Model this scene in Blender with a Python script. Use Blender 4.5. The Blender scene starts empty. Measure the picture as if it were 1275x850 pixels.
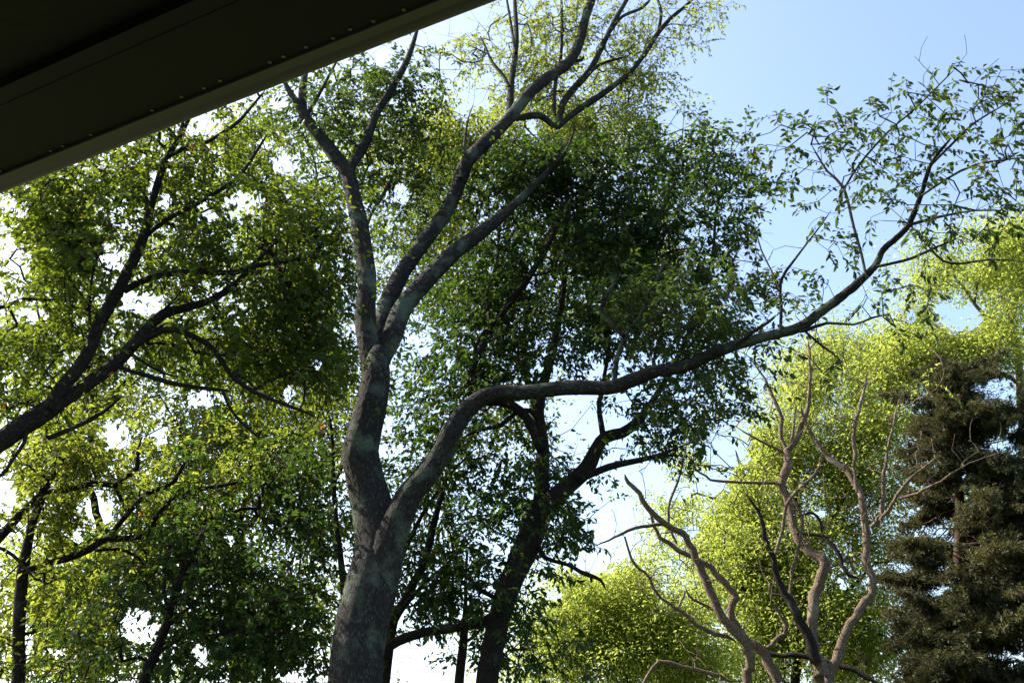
import bpy, math, random
import numpy as np
from mathutils import Vector, Matrix

SC = bpy.context.scene
COL = SC.collection
rng = np.random.default_rng(11)
random.seed(11)

# ------------------------------------------------------------------ camera
PITCH, HFOV = 25.0, 55.0
CAM_Z = 2.2
cam_d = bpy.data.cameras.new('camera')
cam = bpy.data.objects.new('camera', cam_d)
COL.objects.link(cam)
cam.location = (0, 0, CAM_Z)
cam.rotation_euler = (math.radians(90 + PITCH), 0, 0)
cam_d.sensor_fit = 'HORIZONTAL'
cam_d.sensor_width = 36.0
cam_d.lens = 18.0 / math.tan(math.radians(HFOV / 2))
cam_d.clip_start = 0.05
cam_d.clip_end = 5000
SC.camera = cam

# ------------------------------------------------------------------ sky, sun, exposure
SUN_AZ, SUN_EL = -68.0, 44.0        # degrees: azimuth from the view direction (+Y), towards +X positive
world = bpy.data.worlds.new('World')
SC.world = world
world.use_nodes = True
nt = world.node_tree
sky = nt.nodes.new('ShaderNodeTexSky')
sky.sky_type = 'NISHITA'
sky.sun_disc = False
sky.sun_elevation = math.radians(SUN_EL)
sky.sun_rotation = math.radians(SUN_AZ)
sky.air_density = 1.0
sky.dust_density = 2.5
sky.ozone_density = 1.0
bg = nt.nodes['Background']
bg.inputs['Strength'].default_value = 0.12
nt.links.new(sky.outputs['Color'], bg.inputs['Color'])

sun_l = bpy.data.lights.new('sun', 'SUN')
sun_l.energy = 4.6
sun_l.angle = math.radians(0.5)
sun_l.color = (1.0, 0.93, 0.80)
sun = bpy.data.objects.new('sun', sun_l)
COL.objects.link(sun)
_a, _e = math.radians(SUN_AZ), math.radians(SUN_EL)
sdir = Vector((math.sin(_a) * math.cos(_e), math.cos(_a) * math.cos(_e), math.sin(_e)))
sun.rotation_euler = sdir.to_track_quat('Z', 'Y').to_euler()
sun.location = sdir * 60

vs = SC.view_settings
vs.view_transform = 'Standard'
vs.look = 'None'
vs.exposure = 1.75
vs.gamma = 1.0
SC.cycles.max_bounces = 8
SC.cycles.transparent_max_bounces = 8
SC.cycles.use_denoising = True

# ------------------------------------------------------------------ helpers
F = 637.5 / math.tan(math.radians(HFOV / 2))      # focal length in pixels of a 1275 x 850 frame
CP, SP = math.cos(math.radians(PITCH)), math.sin(math.radians(PITCH))


def ray(x, y):
    """direction through a pixel of the 1275 x 850 frame, scaled to 1 m of ground distance"""
    x = np.asarray(x, float); y = np.asarray(y, float)
    u = (x - 637.5) / F
    v = (425.0 - y) / F
    d = np.stack([u, CP - v * SP, SP + v * CP], -1)
    return d / np.hypot(d[..., 0], d[..., 1])[..., None]


def at(x, y, d):
    p = ray(x, y) * np.asarray(d, float)[..., None]
    p[..., 2] += CAM_Z
    return p


def axial(p):
    """distance of world points along the view axis"""
    return p[..., 1] * CP + (p[..., 2] - CAM_Z) * SP


def pix(p):
    a = axial(p)
    v = -p[..., 1] * SP + (p[..., 2] - CAM_Z) * CP
    return 637.5 + F * p[..., 0] / a, 425.0 - F * v / a, a


def unit(v):
    return v / np.maximum(np.linalg.norm(v, axis=-1, keepdims=True), 1e-9)


def link(name, me, parent=None, mat=None):
    o = bpy.data.objects.new(name, me)
    COL.objects.link(o)
    if parent is not None:
        o.parent = parent
    if mat is not None and me is not None and not me.materials:
        me.materials.append(mat)
    return o


def mesh_np(name, verts, faces, smooth=False, attrs=None):
    """faces: (n, k) int array"""
    me = bpy.data.meshes.new(name)
    verts = np.asarray(verts, np.float32)
    faces = np.asarray(faces, np.int32)
    n, k = faces.shape
    me.vertices.add(len(verts)); me.vertices.foreach_set('co', verts.ravel())
    me.loops.add(n * k); me.loops.foreach_set('vertex_index', faces.ravel())
    me.polygons.add(n)
    me.polygons.foreach_set('loop_start', np.arange(0, n * k, k, dtype=np.int32))
    me.polygons.foreach_set('use_smooth', np.full(n, smooth, bool))
    for nm, (typ, arr) in (attrs or {}).items():
        a = me.attributes.new(nm, typ, 'POINT')
        a.data.foreach_set('vector' if typ == 'FLOAT_VECTOR' else 'value', np.asarray(arr, np.float32).ravel())
    me.update(calc_edges=True)
    return me


def thing(name, label, cat, loc, group=None):
    o = bpy.data.objects.new(name, None)
    COL.objects.link(o)
    o.empty_display_size = 0.3
    o.location = loc
    o['label'] = label; o['category'] = cat
    if group: o['group'] = group
    return o


def box(name, c, ux, uy, uz, mat, parent=None, origin=(0, 0, 0), bev=0.0):
    """box with centre c and half-axis vectors ux, uy, uz; edges bevelled"""
    import bmesh
    bm = bmesh.new()
    bmesh.ops.create_cube(bm, size=2)
    M = Matrix((ux, uy, uz)).transposed()
    for v in bm.verts:
        v.co = M @ v.co + Vector(c) - Vector(origin)
    if bev:
        bmesh.ops.bevel(bm, geom=bm.edges[:], offset=bev, segments=2, affect='EDGES')
    bmesh.ops.recalc_face_normals(bm, faces=bm.faces[:])
    me = bpy.data.meshes.new(name)
    bm.to_mesh(me); bm.free()
    return link(name, me, parent, mat)


# ------------------------------------------------------------------ materials
def new_mat(name):
    m = bpy.data.materials.new(name)
    m.use_nodes = True
    t = m.node_tree
    t.nodes.clear()
    out = t.nodes.new('ShaderNodeOutputMaterial')
    return m, t, out


def N(t, kind, **kw):
    n = t.nodes.new(kind)
    for k, v in kw.items():
        if k in n.inputs.keys():
            n.inputs[k].default_value = v
        else:
            setattr(n, k, v)
    return n


def ramp(t, stops):
    r = t.nodes.new('ShaderNodeValToRGB')
    e = r.color_ramp.elements
    e[0].position, e[0].color = stops[0][0], (*stops[0][1], 1)
    e[1].position, e[1].color = stops[-1][0], (*stops[-1][1], 1)
    for p, c in stops[1:-1]:
        q = e.new(p); q.color = (*c, 1)
    return r


def leaf_mat(name, dark, light, transl, fac=0.5, single=False, gloss=0.35, red=0.0):
    """two-sided leaf: soft reflection on both faces and light shining through"""
    m, t, out = new_mat(name)
    if single:
        oi = t.nodes.new('ShaderNodeObjectInfo'); src = oi.outputs['Random']
    else:
        at_ = N(t, 'ShaderNodeAttribute', attribute_name='tone'); src = at_.outputs['Fac']
    hi = 1.0 - red
    stops = [(0.0, dark), (0.75, light), (hi - 0.004, tuple(c * 1.2 for c in light))]
    tstops = [(0.0, tuple(c * 0.7 for c in transl)), (0.75, transl), (hi - 0.004, tuple(c * 1.15 for c in transl))]
    if red > 0:
        stops.append((hi, (0.20, 0.045, 0.012))); tstops.append((hi, (0.55, 0.12, 0.02)))
    r1 = ramp(t, stops); r2 = ramp(t, tstops)
    t.links.new(src, r1.inputs[0]); t.links.new(src, r2.inputs[0])
    b = N(t, 'ShaderNodeBsdfPrincipled', Roughness=0.5)
    b.inputs['Specular IOR Level'].default_value = gloss
    tr = t.nodes.new('ShaderNodeBsdfTranslucent')
    mx = N(t, 'ShaderNodeMixShader'); mx.inputs[0].default_value = fac
    t.links.new(r1.outputs[0], b.inputs['Base Color']); t.links.new(r2.outputs[0], tr.inputs['Color'])
    t.links.new(b.outputs[0], mx.inputs[1]); t.links.new(tr.outputs[0], mx.inputs[2])
    t.links.new(mx.outputs[0], out.inputs['Surface'])
    return m


def bark_mat(name, lo, hi, lichen, lich_amt=0.35, scale=1.0, bump=0.8):
    """furrowed bark laid along the limb ('bark' = ring x/y and run along the limb), with pale lichen patches"""
    m, t, out = new_mat(name)
    a = N(t, 'ShaderNodeAttribute', attribute_name='bark')
    mp = N(t, 'ShaderNodeMapping'); mp.inputs['Scale'].default_value = (1, 1, 0.42)
    t.links.new(a.outputs['Vector'], mp.inputs['Vector'])
    n1 = N(t, 'ShaderNodeTexNoise', Scale=34 * scale, Detail=8, Roughness=0.65, Distortion=0.5)
    v1 = N(t, 'ShaderNodeTexVoronoi', Scale=30 * scale, feature='DISTANCE_TO_EDGE')
    n2 = N(t, 'ShaderNodeTexNoise', Scale=70 * scale, Detail=5, Roughness=0.7)
    t.links.new(mp.outputs[0], n1.inputs['Vector'])
    wob = N(t, 'ShaderNodeVectorMath', operation='MULTIPLY_ADD')
    wob.inputs[1].default_value = (0.085, 0.085, 0.085)
    t.links.new(n1.outputs['Color'], wob.inputs[0]); t.links.new(mp.outputs[0], wob.inputs[2])
    t.links.new(wob.outputs[0], v1.inputs['Vector'])
    t.links.new(a.outputs['Vector'], n2.inputs['Vector'])
    cr = ramp(t, [(0.0, tuple(c * 0.75 for c in lo)), (0.12, lo), (0.55, hi)])
    t.links.new(v1.outputs['Distance'], cr.inputs[0])
    mix1 = N(t, 'ShaderNodeMix', data_type='RGBA', blend_type='OVERLAY')
    mix1.inputs[0].default_value = 0.75
    t.links.new(cr.outputs[0], mix1.inputs[6]); t.links.new(n1.outputs['Fac'], mix1.inputs[7])
    n3 = N(t, 'ShaderNodeTexNoise', Scale=1.9, Detail=6, Roughness=0.62)
    t.links.new(a.outputs['Vector'], n3.inputs['Vector'])
    lr = ramp(t, [(0.60 - lich_amt * 0.25, (0, 0, 0)), (0.72 - lich_amt * 0.25, (1, 1, 1))])
    t.links.new(n3.outputs['Fac'], lr.inputs[0])
    n4 = ramp(t, [(0.40, (0.15, 0.15, 0.15)), (0.60, (1, 1, 1))])
    t.links.new(n2.outputs['Fac'], n4.inputs[0])
    lm = N(t, 'ShaderNodeMath', operation='MULTIPLY')
    t.links.new(lr.outputs[0], lm.inputs[0]); t.links.new(n4.outputs[0], lm.inputs[1])
    mix2 = N(t, 'ShaderNodeMix', data_type='RGBA')
    mix2.inputs[7].default_value = (*lichen, 1)
    t.links.new(lm.outputs[0], mix2.inputs[0]); t.links.new(mix1.outputs[2], mix2.inputs[6])
    b = N(t, 'ShaderNodeBsdfPrincipled', Roughness=0.9)
    b.inputs['Specular IOR Level'].default_value = 0.12
    t.links.new(mix2.outputs[2], b.inputs['Base Color'])
    hsum = N(t, 'ShaderNodeMath', operation='MULTIPLY_ADD'); hsum.inputs[1].default_value = 0.5
    t.links.new(n1.outputs['Fac'], hsum.inputs[0]); t.links.new(v1.outputs['Distance'], hsum.inputs[2])
    bp = N(t, 'ShaderNodeBump', Strength=bump, Distance=0.06)
    t.links.new(hsum.outputs[0], bp.inputs['Height']); t.links.new(bp.outputs[0], b.inputs['Normal'])
    t.links.new(b.outputs[0], out.inputs['Surface'])
    return m


def plain_mat(name, c0, c1, scale=8, rough=0.6, spec=0.3, stretch=(1, 1, 1), bump=0.1, rot=0.0):
    m, t, out = new_mat(name)
    tc = t.nodes.new('ShaderNodeTexCoord')
    mp = N(t, 'ShaderNodeMapping'); mp.inputs['Scale'].default_value = stretch
    mp.inputs['Rotation'].default_value = (0, 0, rot)
    n = N(t, 'ShaderNodeTexNoise', Scale=scale, Detail=6, Roughness=0.6)
    r = ramp(t, [(0.3, c0), (0.7, c1)])
    b = N(t, 'ShaderNodeBsdfPrincipled', Roughness=rough)
    b.inputs['Specular IOR Level'].default_value = spec
    bp = N(t, 'ShaderNodeBump', Strength=bump, Distance=0.01)
    t.links.new(tc.outputs['Object'], mp.inputs[0]); t.links.new(mp.outputs[0], n.inputs['Vector'])
    t.links.new(n.outputs['Fac'], r.inputs[0]); t.links.new(r.outputs[0], b.inputs['Base Color'])
    t.links.new(n.outputs['Fac'], bp.inputs['Height']); t.links.new(bp.outputs[0], b.inputs['Normal'])
    t.links.new(b.outputs[0], out.inputs['Surface'])
    return m


BARK_DARK = bark_mat('bark_grey_brown', (0.032, 0.029, 0.027), (0.125, 0.112, 0.100), (0.16, 0.20, 0.145), 0.34)
BARK_BACK = bark_mat('bark_dark', (0.026, 0.021, 0.018), (0.075, 0.063, 0.054), (0.09, 0.10, 0.075), 0.12)
BARK_PALE = bark_mat('bark_pale_pinkish', (0.15, 0.108, 0.080), (0.44, 0.34, 0.26), (0.38, 0.34, 0.28), 0.20)
BARK_CONI = bark_mat('bark_conifer', (0.06, 0.04, 0.03), (0.17, 0.12, 0.09), (0.16, 0.15, 0.12), 0.1)

GD = ((0.010, 0.021, 0.007), (0.028, 0.048, 0.013), (0.11, 0.18, 0.018))
LEAF_D = leaf_mat('leaf_mid_green', *GD, 0.36, gloss=0.2)
LEAF_D1 = leaf_mat('leaf_mid_green_single', *GD, 0.36, single=True, gloss=0.2)
LEAF_E = leaf_mat('leaf_deep_green', (0.009, 0.021, 0.007), (0.023, 0.044, 0.012), (0.09, 0.17, 0.016), 0.34, gloss=0.2)
LEAF_A = leaf_mat('leaf_olive_green', (0.009, 0.024, 0.008), (0.032, 0.056, 0.012), (0.22, 0.30, 0.02), 0.42, red=0.004, gloss=0.25)
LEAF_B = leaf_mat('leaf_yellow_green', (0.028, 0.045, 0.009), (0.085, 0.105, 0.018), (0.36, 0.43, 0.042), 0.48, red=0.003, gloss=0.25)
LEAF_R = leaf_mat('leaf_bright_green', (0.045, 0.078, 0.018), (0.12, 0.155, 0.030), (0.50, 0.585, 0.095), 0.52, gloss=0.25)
LEAF_T = leaf_mat('leaf_sunlit_top', (0.055, 0.08, 0.018), (0.11, 0.14, 0.026), (0.36, 0.42, 0.06), 0.5, gloss=0.25)  # great tree's top leaves, sunlight put into the colour as a paler green
NEEDLE = leaf_mat('needle_brownish', (0.013, 0.027, 0.018), (0.090, 0.092, 0.042), (0.12, 0.11, 0.03), 0.25, gloss=0.2)

# ------------------------------------------------------------------ the setting
GRASS = plain_mat('lawn', (0.035, 0.05, 0.015), (0.07, 0.085, 0.03), 1.3, 0.95, 0.05, bump=0.3)
gx = np.array([[-1, -1], [1, -1], [1, 1], [-1, 1]]) * 3000.0
g = link('ground', mesh_np('ground', np.c_[gx, np.zeros(4)], [[0, 1, 2, 3]]), None, GRASS)
g['kind'] = 'structure'

# porch roof over the camera -------------------------------------------------
SOFFIT_H = 0.95                                  # height of the soffit above the lens


def under(x, y):
    r = ray(x, y)
    return Vector(r * (SOFFIT_H / r[2])) + Vector((0, 0, CAM_Z))


e0, e1 = under(0, 231), under(592, 0)
run = (e1 - e0).normalized()
if run.y < 0: run = -run                          # along the eave, away from the camera
outw = Vector((run.y, -run.x, 0))                 # towards the trees
if outw.y < 0: outw = -outw
p_lip = e0.dot(outw)                              # how far out the lip stands
mid = lambda x, y: under(x, y).dot(outw)
p_soff = (mid(0, 135) + mid(285, 0)) / 2
p_trim = (mid(0, 108) + mid(240, 0)) / 2
Z = CAM_Z + SOFFIT_H
UPV = Vector((0, 0, 1))
P0 = 1.0                                          # middle of the eave along its run
HALF = 5.0


def eave_pt(p, s=P0, z=0.0):
    return outw * p + run * s + Vector((0, 0, Z + z))


ang = math.atan2(run.y, run.x)
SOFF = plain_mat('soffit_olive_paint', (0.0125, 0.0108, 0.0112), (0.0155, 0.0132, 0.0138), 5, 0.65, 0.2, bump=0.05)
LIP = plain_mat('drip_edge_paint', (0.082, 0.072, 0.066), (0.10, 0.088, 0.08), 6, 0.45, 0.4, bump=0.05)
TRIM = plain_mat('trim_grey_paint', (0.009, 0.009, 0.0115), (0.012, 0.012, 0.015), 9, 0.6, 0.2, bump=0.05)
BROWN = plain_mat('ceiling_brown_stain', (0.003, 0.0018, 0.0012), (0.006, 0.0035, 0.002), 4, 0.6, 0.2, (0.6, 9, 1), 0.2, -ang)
SHING = plain_mat('roof_shingle', (0.04, 0.04, 0.04), (0.08, 0.075, 0.07), 20, 0.95, 0.05)
STEEL = plain_mat('screw_metal', (0.11, 0.11, 0.10), (0.17, 0.17, 0.155), 20, 0.3, 0.5)
WOODP = plain_mat('post_paint', (0.10, 0.095, 0.08), (0.13, 0.125, 0.10), 5, 0.6, 0.2)

base = eave_pt(0.0); base.z = 0
roof = thing('porch', 'dark porch eave with a slightly paler rounded drip edge across the top left corner', 'porch', base)


def rb(name, p_a, p_b, z_a, z_b, mat, bev=0.0, s=P0, half=HALF):
    return box(name, eave_pt((p_a + p_b) / 2, s, (z_a + z_b) / 2), run * half, outw * (abs(p_b - p_a) / 2),
               UPV * ((z_b - z_a) / 2), mat, roof, base, bev)


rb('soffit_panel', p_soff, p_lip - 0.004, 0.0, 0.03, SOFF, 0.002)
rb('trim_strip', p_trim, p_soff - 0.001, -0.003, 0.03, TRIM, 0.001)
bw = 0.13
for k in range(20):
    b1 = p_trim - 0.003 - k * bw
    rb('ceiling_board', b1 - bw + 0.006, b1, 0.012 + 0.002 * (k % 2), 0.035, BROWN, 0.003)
# drip edge: a rolled metal profile swept along the eave
prof = [(0.019, 0.0), (0.0185, -0.0035), (0.008, -0.005), (0.004, -0.0075), (0.0, -0.009), (-0.004, -0.008),
        (-0.007, -0.005), (-0.008, -0.001), (-0.008, 0.07), (-0.005, 0.07), (-0.005, 0.003), (0.019, 0.0008)]
vv, ff = [], []
SEG = 24
for i in range(SEG + 1):
    s = P0 - HALF + 2 * HALF * i / SEG
    sag = 0.003 * math.sin(i * 1.3) + 0.002 * math.sin(i * 0.7 + 1)
    for a, b in prof:
        vv.append(eave_pt(p_lip - a * 1.3, s, b - 0.0015 + sag * 0.3) - base)
n = len(prof)
for i in range(SEG):
    for j in range(n):
        ff.append((i * n + j, i * n + (j + 1) % n, (i + 1) * n + (j + 1) % n, (i + 1) * n + j))
link('drip_edge', mesh_np('drip_edge', [tuple(v) for v in vv], ff), roof, LIP)
# roof deck with shingles, sloping up from the eave towards the house
dk = eave_pt((p_lip + p_lip - 3.4) / 2, P0, 0.07 + 0.55)
sl = Vector((outw.x, outw.y, -0.30)).normalized()
box('roof_deck', dk, run * (HALF + 0.05), sl * 1.82, run.cross(sl).normalized() * 0.03, SHING, roof, base, 0.004)
# screw heads along the drip edge, as the photograph shows them
scr_me = None
for (x, y) in [(8, 217), (69, 191), (84, 185), (117, 170), (190, 137), (226, 120), (254, 109), (274, 100), (336, 77), (353, 70),
               (381, 58), (416, 48), (436, 36), (465, 26), (503, 12)]:
    w = under(x, y)
    if scr_me is None:
        import bmesh
        bm = bmesh.new()
        bmesh.ops.create_uvsphere(bm, u_segments=8, v_segments=5, radius=0.0030)
        for v in bm.verts: v.co.z *= 0.55
        scr_me = bpy.data.meshes.new('screw_head'); bm.to_mesh(scr_me); bm.free()
        scr_me.materials.append(STEEL)
    o = bpy.data.objects.new('screw_head', scr_me); COL.objects.link(o); o.parent = roof
    q = w.dot(outw); s = w.dot(run)
    o.location = eave_pt(min(q, p_lip - 0.029), s, -0.001) - base
for s in (P0 - HALF + 0.2, P0 + HALF - 0.2):
    box('porch_post', eave_pt(p_lip - 0.25, s, -Z / 2 - 0.004), run * 0.06, outw * 0.06, UPV * (Z / 2 - 0.002), WOODP, roof, base, 0.006)
fl = box('porch_floor', eave_pt(p_lip - 1.75, P0, -Z + 0.30), run * HALF, outw * 1.6, UPV * 0.298, WOODP)  # unseen deck, added to cut bounce light under the eave
fl['kind'] = 'structure'
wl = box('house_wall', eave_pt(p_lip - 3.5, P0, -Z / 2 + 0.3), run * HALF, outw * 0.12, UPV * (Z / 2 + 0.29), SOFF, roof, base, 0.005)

# ------------------------------------------------------------------ limbs
GW, GH = 638, 425
zbuf = np.full((GH, GW), 1e9)                      # nearest traced limb, so leaves keep off the bare wood


def spline(pts, step):
    """Catmull-Rom through rows of pts, resampled about every step metres (first three columns are xyz)"""
    pts = np.asarray(pts, float)
    if len(pts) == 2:
        pts = np.array([pts[0], (pts[0] + pts[1]) / 2, pts[1]])
    ext = np.vstack([2 * pts[0] - pts[1], pts, 2 * pts[-1] - pts[-2]])
    out = []
    for i in range(1, len(ext) - 2):
        p0, p1, p2, p3 = ext[i - 1:i + 3]
        m = max(2, int(np.linalg.norm(p2[:3] - p1[:3]) / step))
        tt = np.arange(m)[:, None] / m
        out.append(0.5 * (2 * p1 + (p2 - p0) * tt + (2 * p0 - 5 * p1 + 4 * p2 - p3) * tt ** 2 + (3 * p1 - p0 - 3 * p2 + p3) * tt ** 3))
    out.append(pts[-1:])
    return np.vstack(out)


def tube(name, path, rad, sides, parent, origin, mat, lump=0.05):
    n = len(path)
    t = unit(np.gradient(path, axis=0))
    ref = np.array([0.31, -0.9, 0.2])
    u = unit(np.cross(t, ref)); w = np.cross(t, u)
    run_ = np.r_[0, np.cumsum(np.linalg.norm(np.diff(path, axis=0), axis=1))]
    th = np.arange(sides) * 2 * math.pi / sides
    ph = rng.uniform(0, 6.28, 8)
    T, S_ = th[None], run_[:, None]
    sw = np.sin(S_ * 1.1 + ph[6])
    amp = 0.5 * np.sin(2 * T + 0.8 * sw + ph[0]) + 0.35 * np.sin(3 * T + 0.9 * np.sin(S_ * 1.7 + ph[7]) + ph[1]) + 0.35 * np.sin(S_ * 1.3 + ph[3]) + 0.25 * np.sin(S_ * 2.9 + ph[4] + 1.5 * np.sin(T + ph[5]))
    for _ in range(int(run_[-1] / 0.8) + 1):              # knots and scars
        kt, ks, ka = rng.uniform(0, 6.28), rng.uniform(0, run_[-1]), rng.uniform(-0.6, 1.6)
        ww = 0.06 + 0.5 * rad.max()
        amp = amp + ka * np.exp(-((np.angle(np.exp(1j * (T - kt))) / 0.55) ** 2) - ((S_ - ks) / ww) ** 2)
    rr = rad[:, None] * (1 + lump * amp)
    if sides >= 40:                                       # furrowed relief on the biggest wood
        cell = np.sin(T * 13 + 2.2 * np.sin(S_ * 5 + ph[2]) + ph[0]) * np.sin(S_ * 17 + 3 * np.sin(T * 4 + ph[1])) + 0.7 * np.sin(T * 21 + 1.6 * np.sin(S_ * 8 + ph[4]))
        rr = rr + 0.0022 * cell + rng.normal(0, 0.0030, rr.shape)
    else:
        rr = rr * (1 + 0.35 * lump * rng.normal(size=rr.shape))
    v = path[:, None] + rr[..., None] * (np.cos(th)[None, :, None] * u[:, None] + np.sin(th)[None, :, None] * w[:, None])
    off = rng.uniform(0, 30, 3)
    rm = np.maximum(rad, 0.02)[:, None]
    bark = np.stack([rm * np.cos(th)[None] + off[0], rm * np.sin(th)[None] + off[1], np.repeat(run_[:, None], sides, 1) + off[2]], -1)
    i, j = np.meshgrid(np.arange(n - 1), np.arange(sides), indexing='ij')
    q = np.stack([i * sides + j, i * sides + (j + 1) % sides, (i + 1) * sides + (j + 1) % sides, (i + 1) * sides + j], -1).reshape(-1, 4)
    me = mesh_np(name, v.reshape(-1, 3) - origin, q, True, {'bark': ('FLOAT_VECTOR', bark.reshape(-1, 3))})
    return link(name, me, parent, mat)


def stamp(path, rad):
    x, y, a = pix(path)
    for k in range(len(path)):
        if a[k] < 1: continue
        r = max(rad[k] * F / a[k] * 0.5, 0.5)
        x0, x1 = int(x[k] / 2 - r), int(x[k] / 2 + r) + 1
        y0, y1 = int(y[k] / 2 - r), int(y[k] / 2 + r) + 1
        if x1 <= 0 or y1 <= 0 or x0 >= GW or y0 >= GH: continue
        s = zbuf[max(y0, 0):y1, max(x0, 0):x1]
        np.minimum(s, a[k], out=s)


def make_limb(name, spec, d0, d1, root, mat, ground=False, keep=True, kink=0.10):
    """spec rows are x, y, width in the frame; the limb runs from ground distance d0 to d1"""
    spec = np.asarray(spec, float)
    cum = np.r_[0, np.cumsum(np.hypot(*np.diff(spec[:, :2], axis=0).T))]
    d = d0 + (d1 - d0) * cum / max(cum[-1], 1)
    p = at(spec[:, 0], spec[:, 1], d)
    r = 0.5 * spec[:, 2] * axial(p) / F
    if ground:
        lean = unit(p[0] - p[min(2, len(p) - 1)])
        lean = lean * np.array([0.4, 0.4, 1]); lean /= max(-lean[2], 0.3)
        foot = p[0] + lean * p[0][2]
        foot[2] = -0.1
        hid = p[0] * 0.5 + foot * 0.5
        p = np.vstack([foot, hid, p]); r = np.r_[r[0] * 1.7, r[0] * 1.12, r]
    step = 0.045 if r.max() > 0.13 and d0 < 13 else 0.10 if r.max() > 0.10 else 0.13
    step *= max(1.0, d0 / 14)
    q = spline(np.c_[p, r], step)
    path, rad = q[:, :3], np.maximum(q[:, 3], 0.004)
    k = np.r_[0, np.cumsum(np.linalg.norm(np.diff(path, axis=0), axis=1))] * 3.2
    wob = np.stack([np.sin(k * 0.9 + rng.uniform(0, 6)), np.sin(k * 0.7 + rng.uniform(0, 6)), np.sin(k * 0.8 + rng.uniform(0, 6))], -1)
    path = path + wob * rad[:, None] * 0.10
    if kink > 0.1:
        path = path + rng.normal(0, 1, path.shape) * np.minimum(rad, 0.05)[:, None] * kink
    rad = rad.copy(); rad[-1] *= 0.4
    sides = 56 if r.max() > 0.2 and d0 < 13 else 40 if r.max() > 0.13 and d0 < 13 else 20 if r.max() > 0.13 else 12 if r.max() > 0.05 else 7
    tube(name, path, rad, sides, root, np.array(root.location), mat, 0.030 if r.max() > 0.05 else 0.09)
    if keep: stamp(path, rad)
    return path, rad


# ------------------------------------------------------------------ growth of twigs and leaves
GAPS = [(10, 255, 14, 8), (27, 264, 10, 8), (12, 312, 14, 16), (165, 372, 16, 14), (182, 380, 30, 15), (140, 322, 22, 20), (20, 325, 20, 24), (38, 392, 25, 11),
        (143, 542, 22, 22), (200, 542, 15, 14), (256, 496, 26, 11), (124, 630, 22, 26), (97, 668, 10, 12), (10, 612, 13, 26), (172, 780, 26, 22), (158, 772, 10, 8),
        (70, 812, 15, 10), (250, 817, 11, 20), (35, 797, 7, 24), (366, 842, 20, 8), (285, 670, 8, 7), (253, 157, 26, 14), (190, 230, 8, 22), (207, 250, 8, 16),
        (303, 250, 26, 14), (262, 268, 12, 10), (350, 203, 14, 15), (330, 178, 10, 8), (500, 241, 12, 14), (395, 330, 5, 10), (430, 690, 8, 20), (433, 590, 10, 12),
        (718, 525, 32, 34), (712, 552, 20, 20), (645, 505, 17, 8), (503, 822, 26, 24), (530, 810, 18, 10), (745, 640, 22, 36), (770, 660, 30, 50), (735, 700, 34, 18), (800, 590, 30, 20),
        (905, 560, 38, 34), (885, 600, 24, 20), (965, 300, 26, 40), (925, 330, 12, 30), (1190, 400, 16, 18), (1175, 385, 14, 14), (1212, 392, 16, 20), (1237, 488, 26, 16), (1215, 480, 16, 10),
        (590, 125, 26, 14), (575, 140, 10, 12), (663, 158, 14, 12), (475, 60, 20, 25), (590, 20, 30, 22), (540, 40, 16, 22), (838, 150, 22, 18), (560, 85, 14, 14),
        (690, 740, 12, 12), (1200, 590, 5, 6), (1165, 740, 9, 5), (1045, 722, 9, 5), (1052, 730, 10, 6), (845, 610, 18, 14), (1135, 395, 10, 8), (560, 450, 8, 6), (445, 490, 6, 6), (500, 490, 8, 6),
        (530, 440, 10, 8), (497, 640, 8, 6), (545, 640, 8, 10), (360, 490, 10, 12), (395, 455, 8, 8), (420, 640, 6, 10), (15, 690, 8, 8), (1020, 640, 10, 6), (860, 660, 10, 14), (950, 470, 16, 10)]
GX = np.array(GAPS, float)
GX[:, 2:] *= 0.85


def keep_mask(p, strict=1.0):
    """thin the leaves where the crowns leave openings and where bare wood shows"""
    x, y, a = pix(p)
    d2 = ((x[:, None] - GX[None, :, 0]) / GX[None, :, 2]) ** 2 + ((y[:, None] - GX[None, :, 1]) / GX[None, :, 3]) ** 2
    dm = d2.min(1) + rng.normal(0, 0.20, len(p)) + 0.32 * (np.sin(x * .31 + 1.3 * np.sin(y * .17)) + np.sin(y * .37 + 1.1 * np.sin(x * .13)) + np.sin((x + y) * .55))
    k = (dm > 1.0) | (rng.random(len(p)) > 0.94 * strict)
    ix = (x / 2).astype(int); iy = (y / 2).astype(int)
    ins = (ix >= 0) & (iy >= 0) & (ix < GW) & (iy < GH)
    zz = np.full(len(p), 1e9)
    zz[ins] = zbuf[iy[ins], ix[ins]]
    front = a < zz - 0.02
    return k & ~(front & (zz < 1e8) & (rng.random(len(p)) < 0.78))


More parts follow.
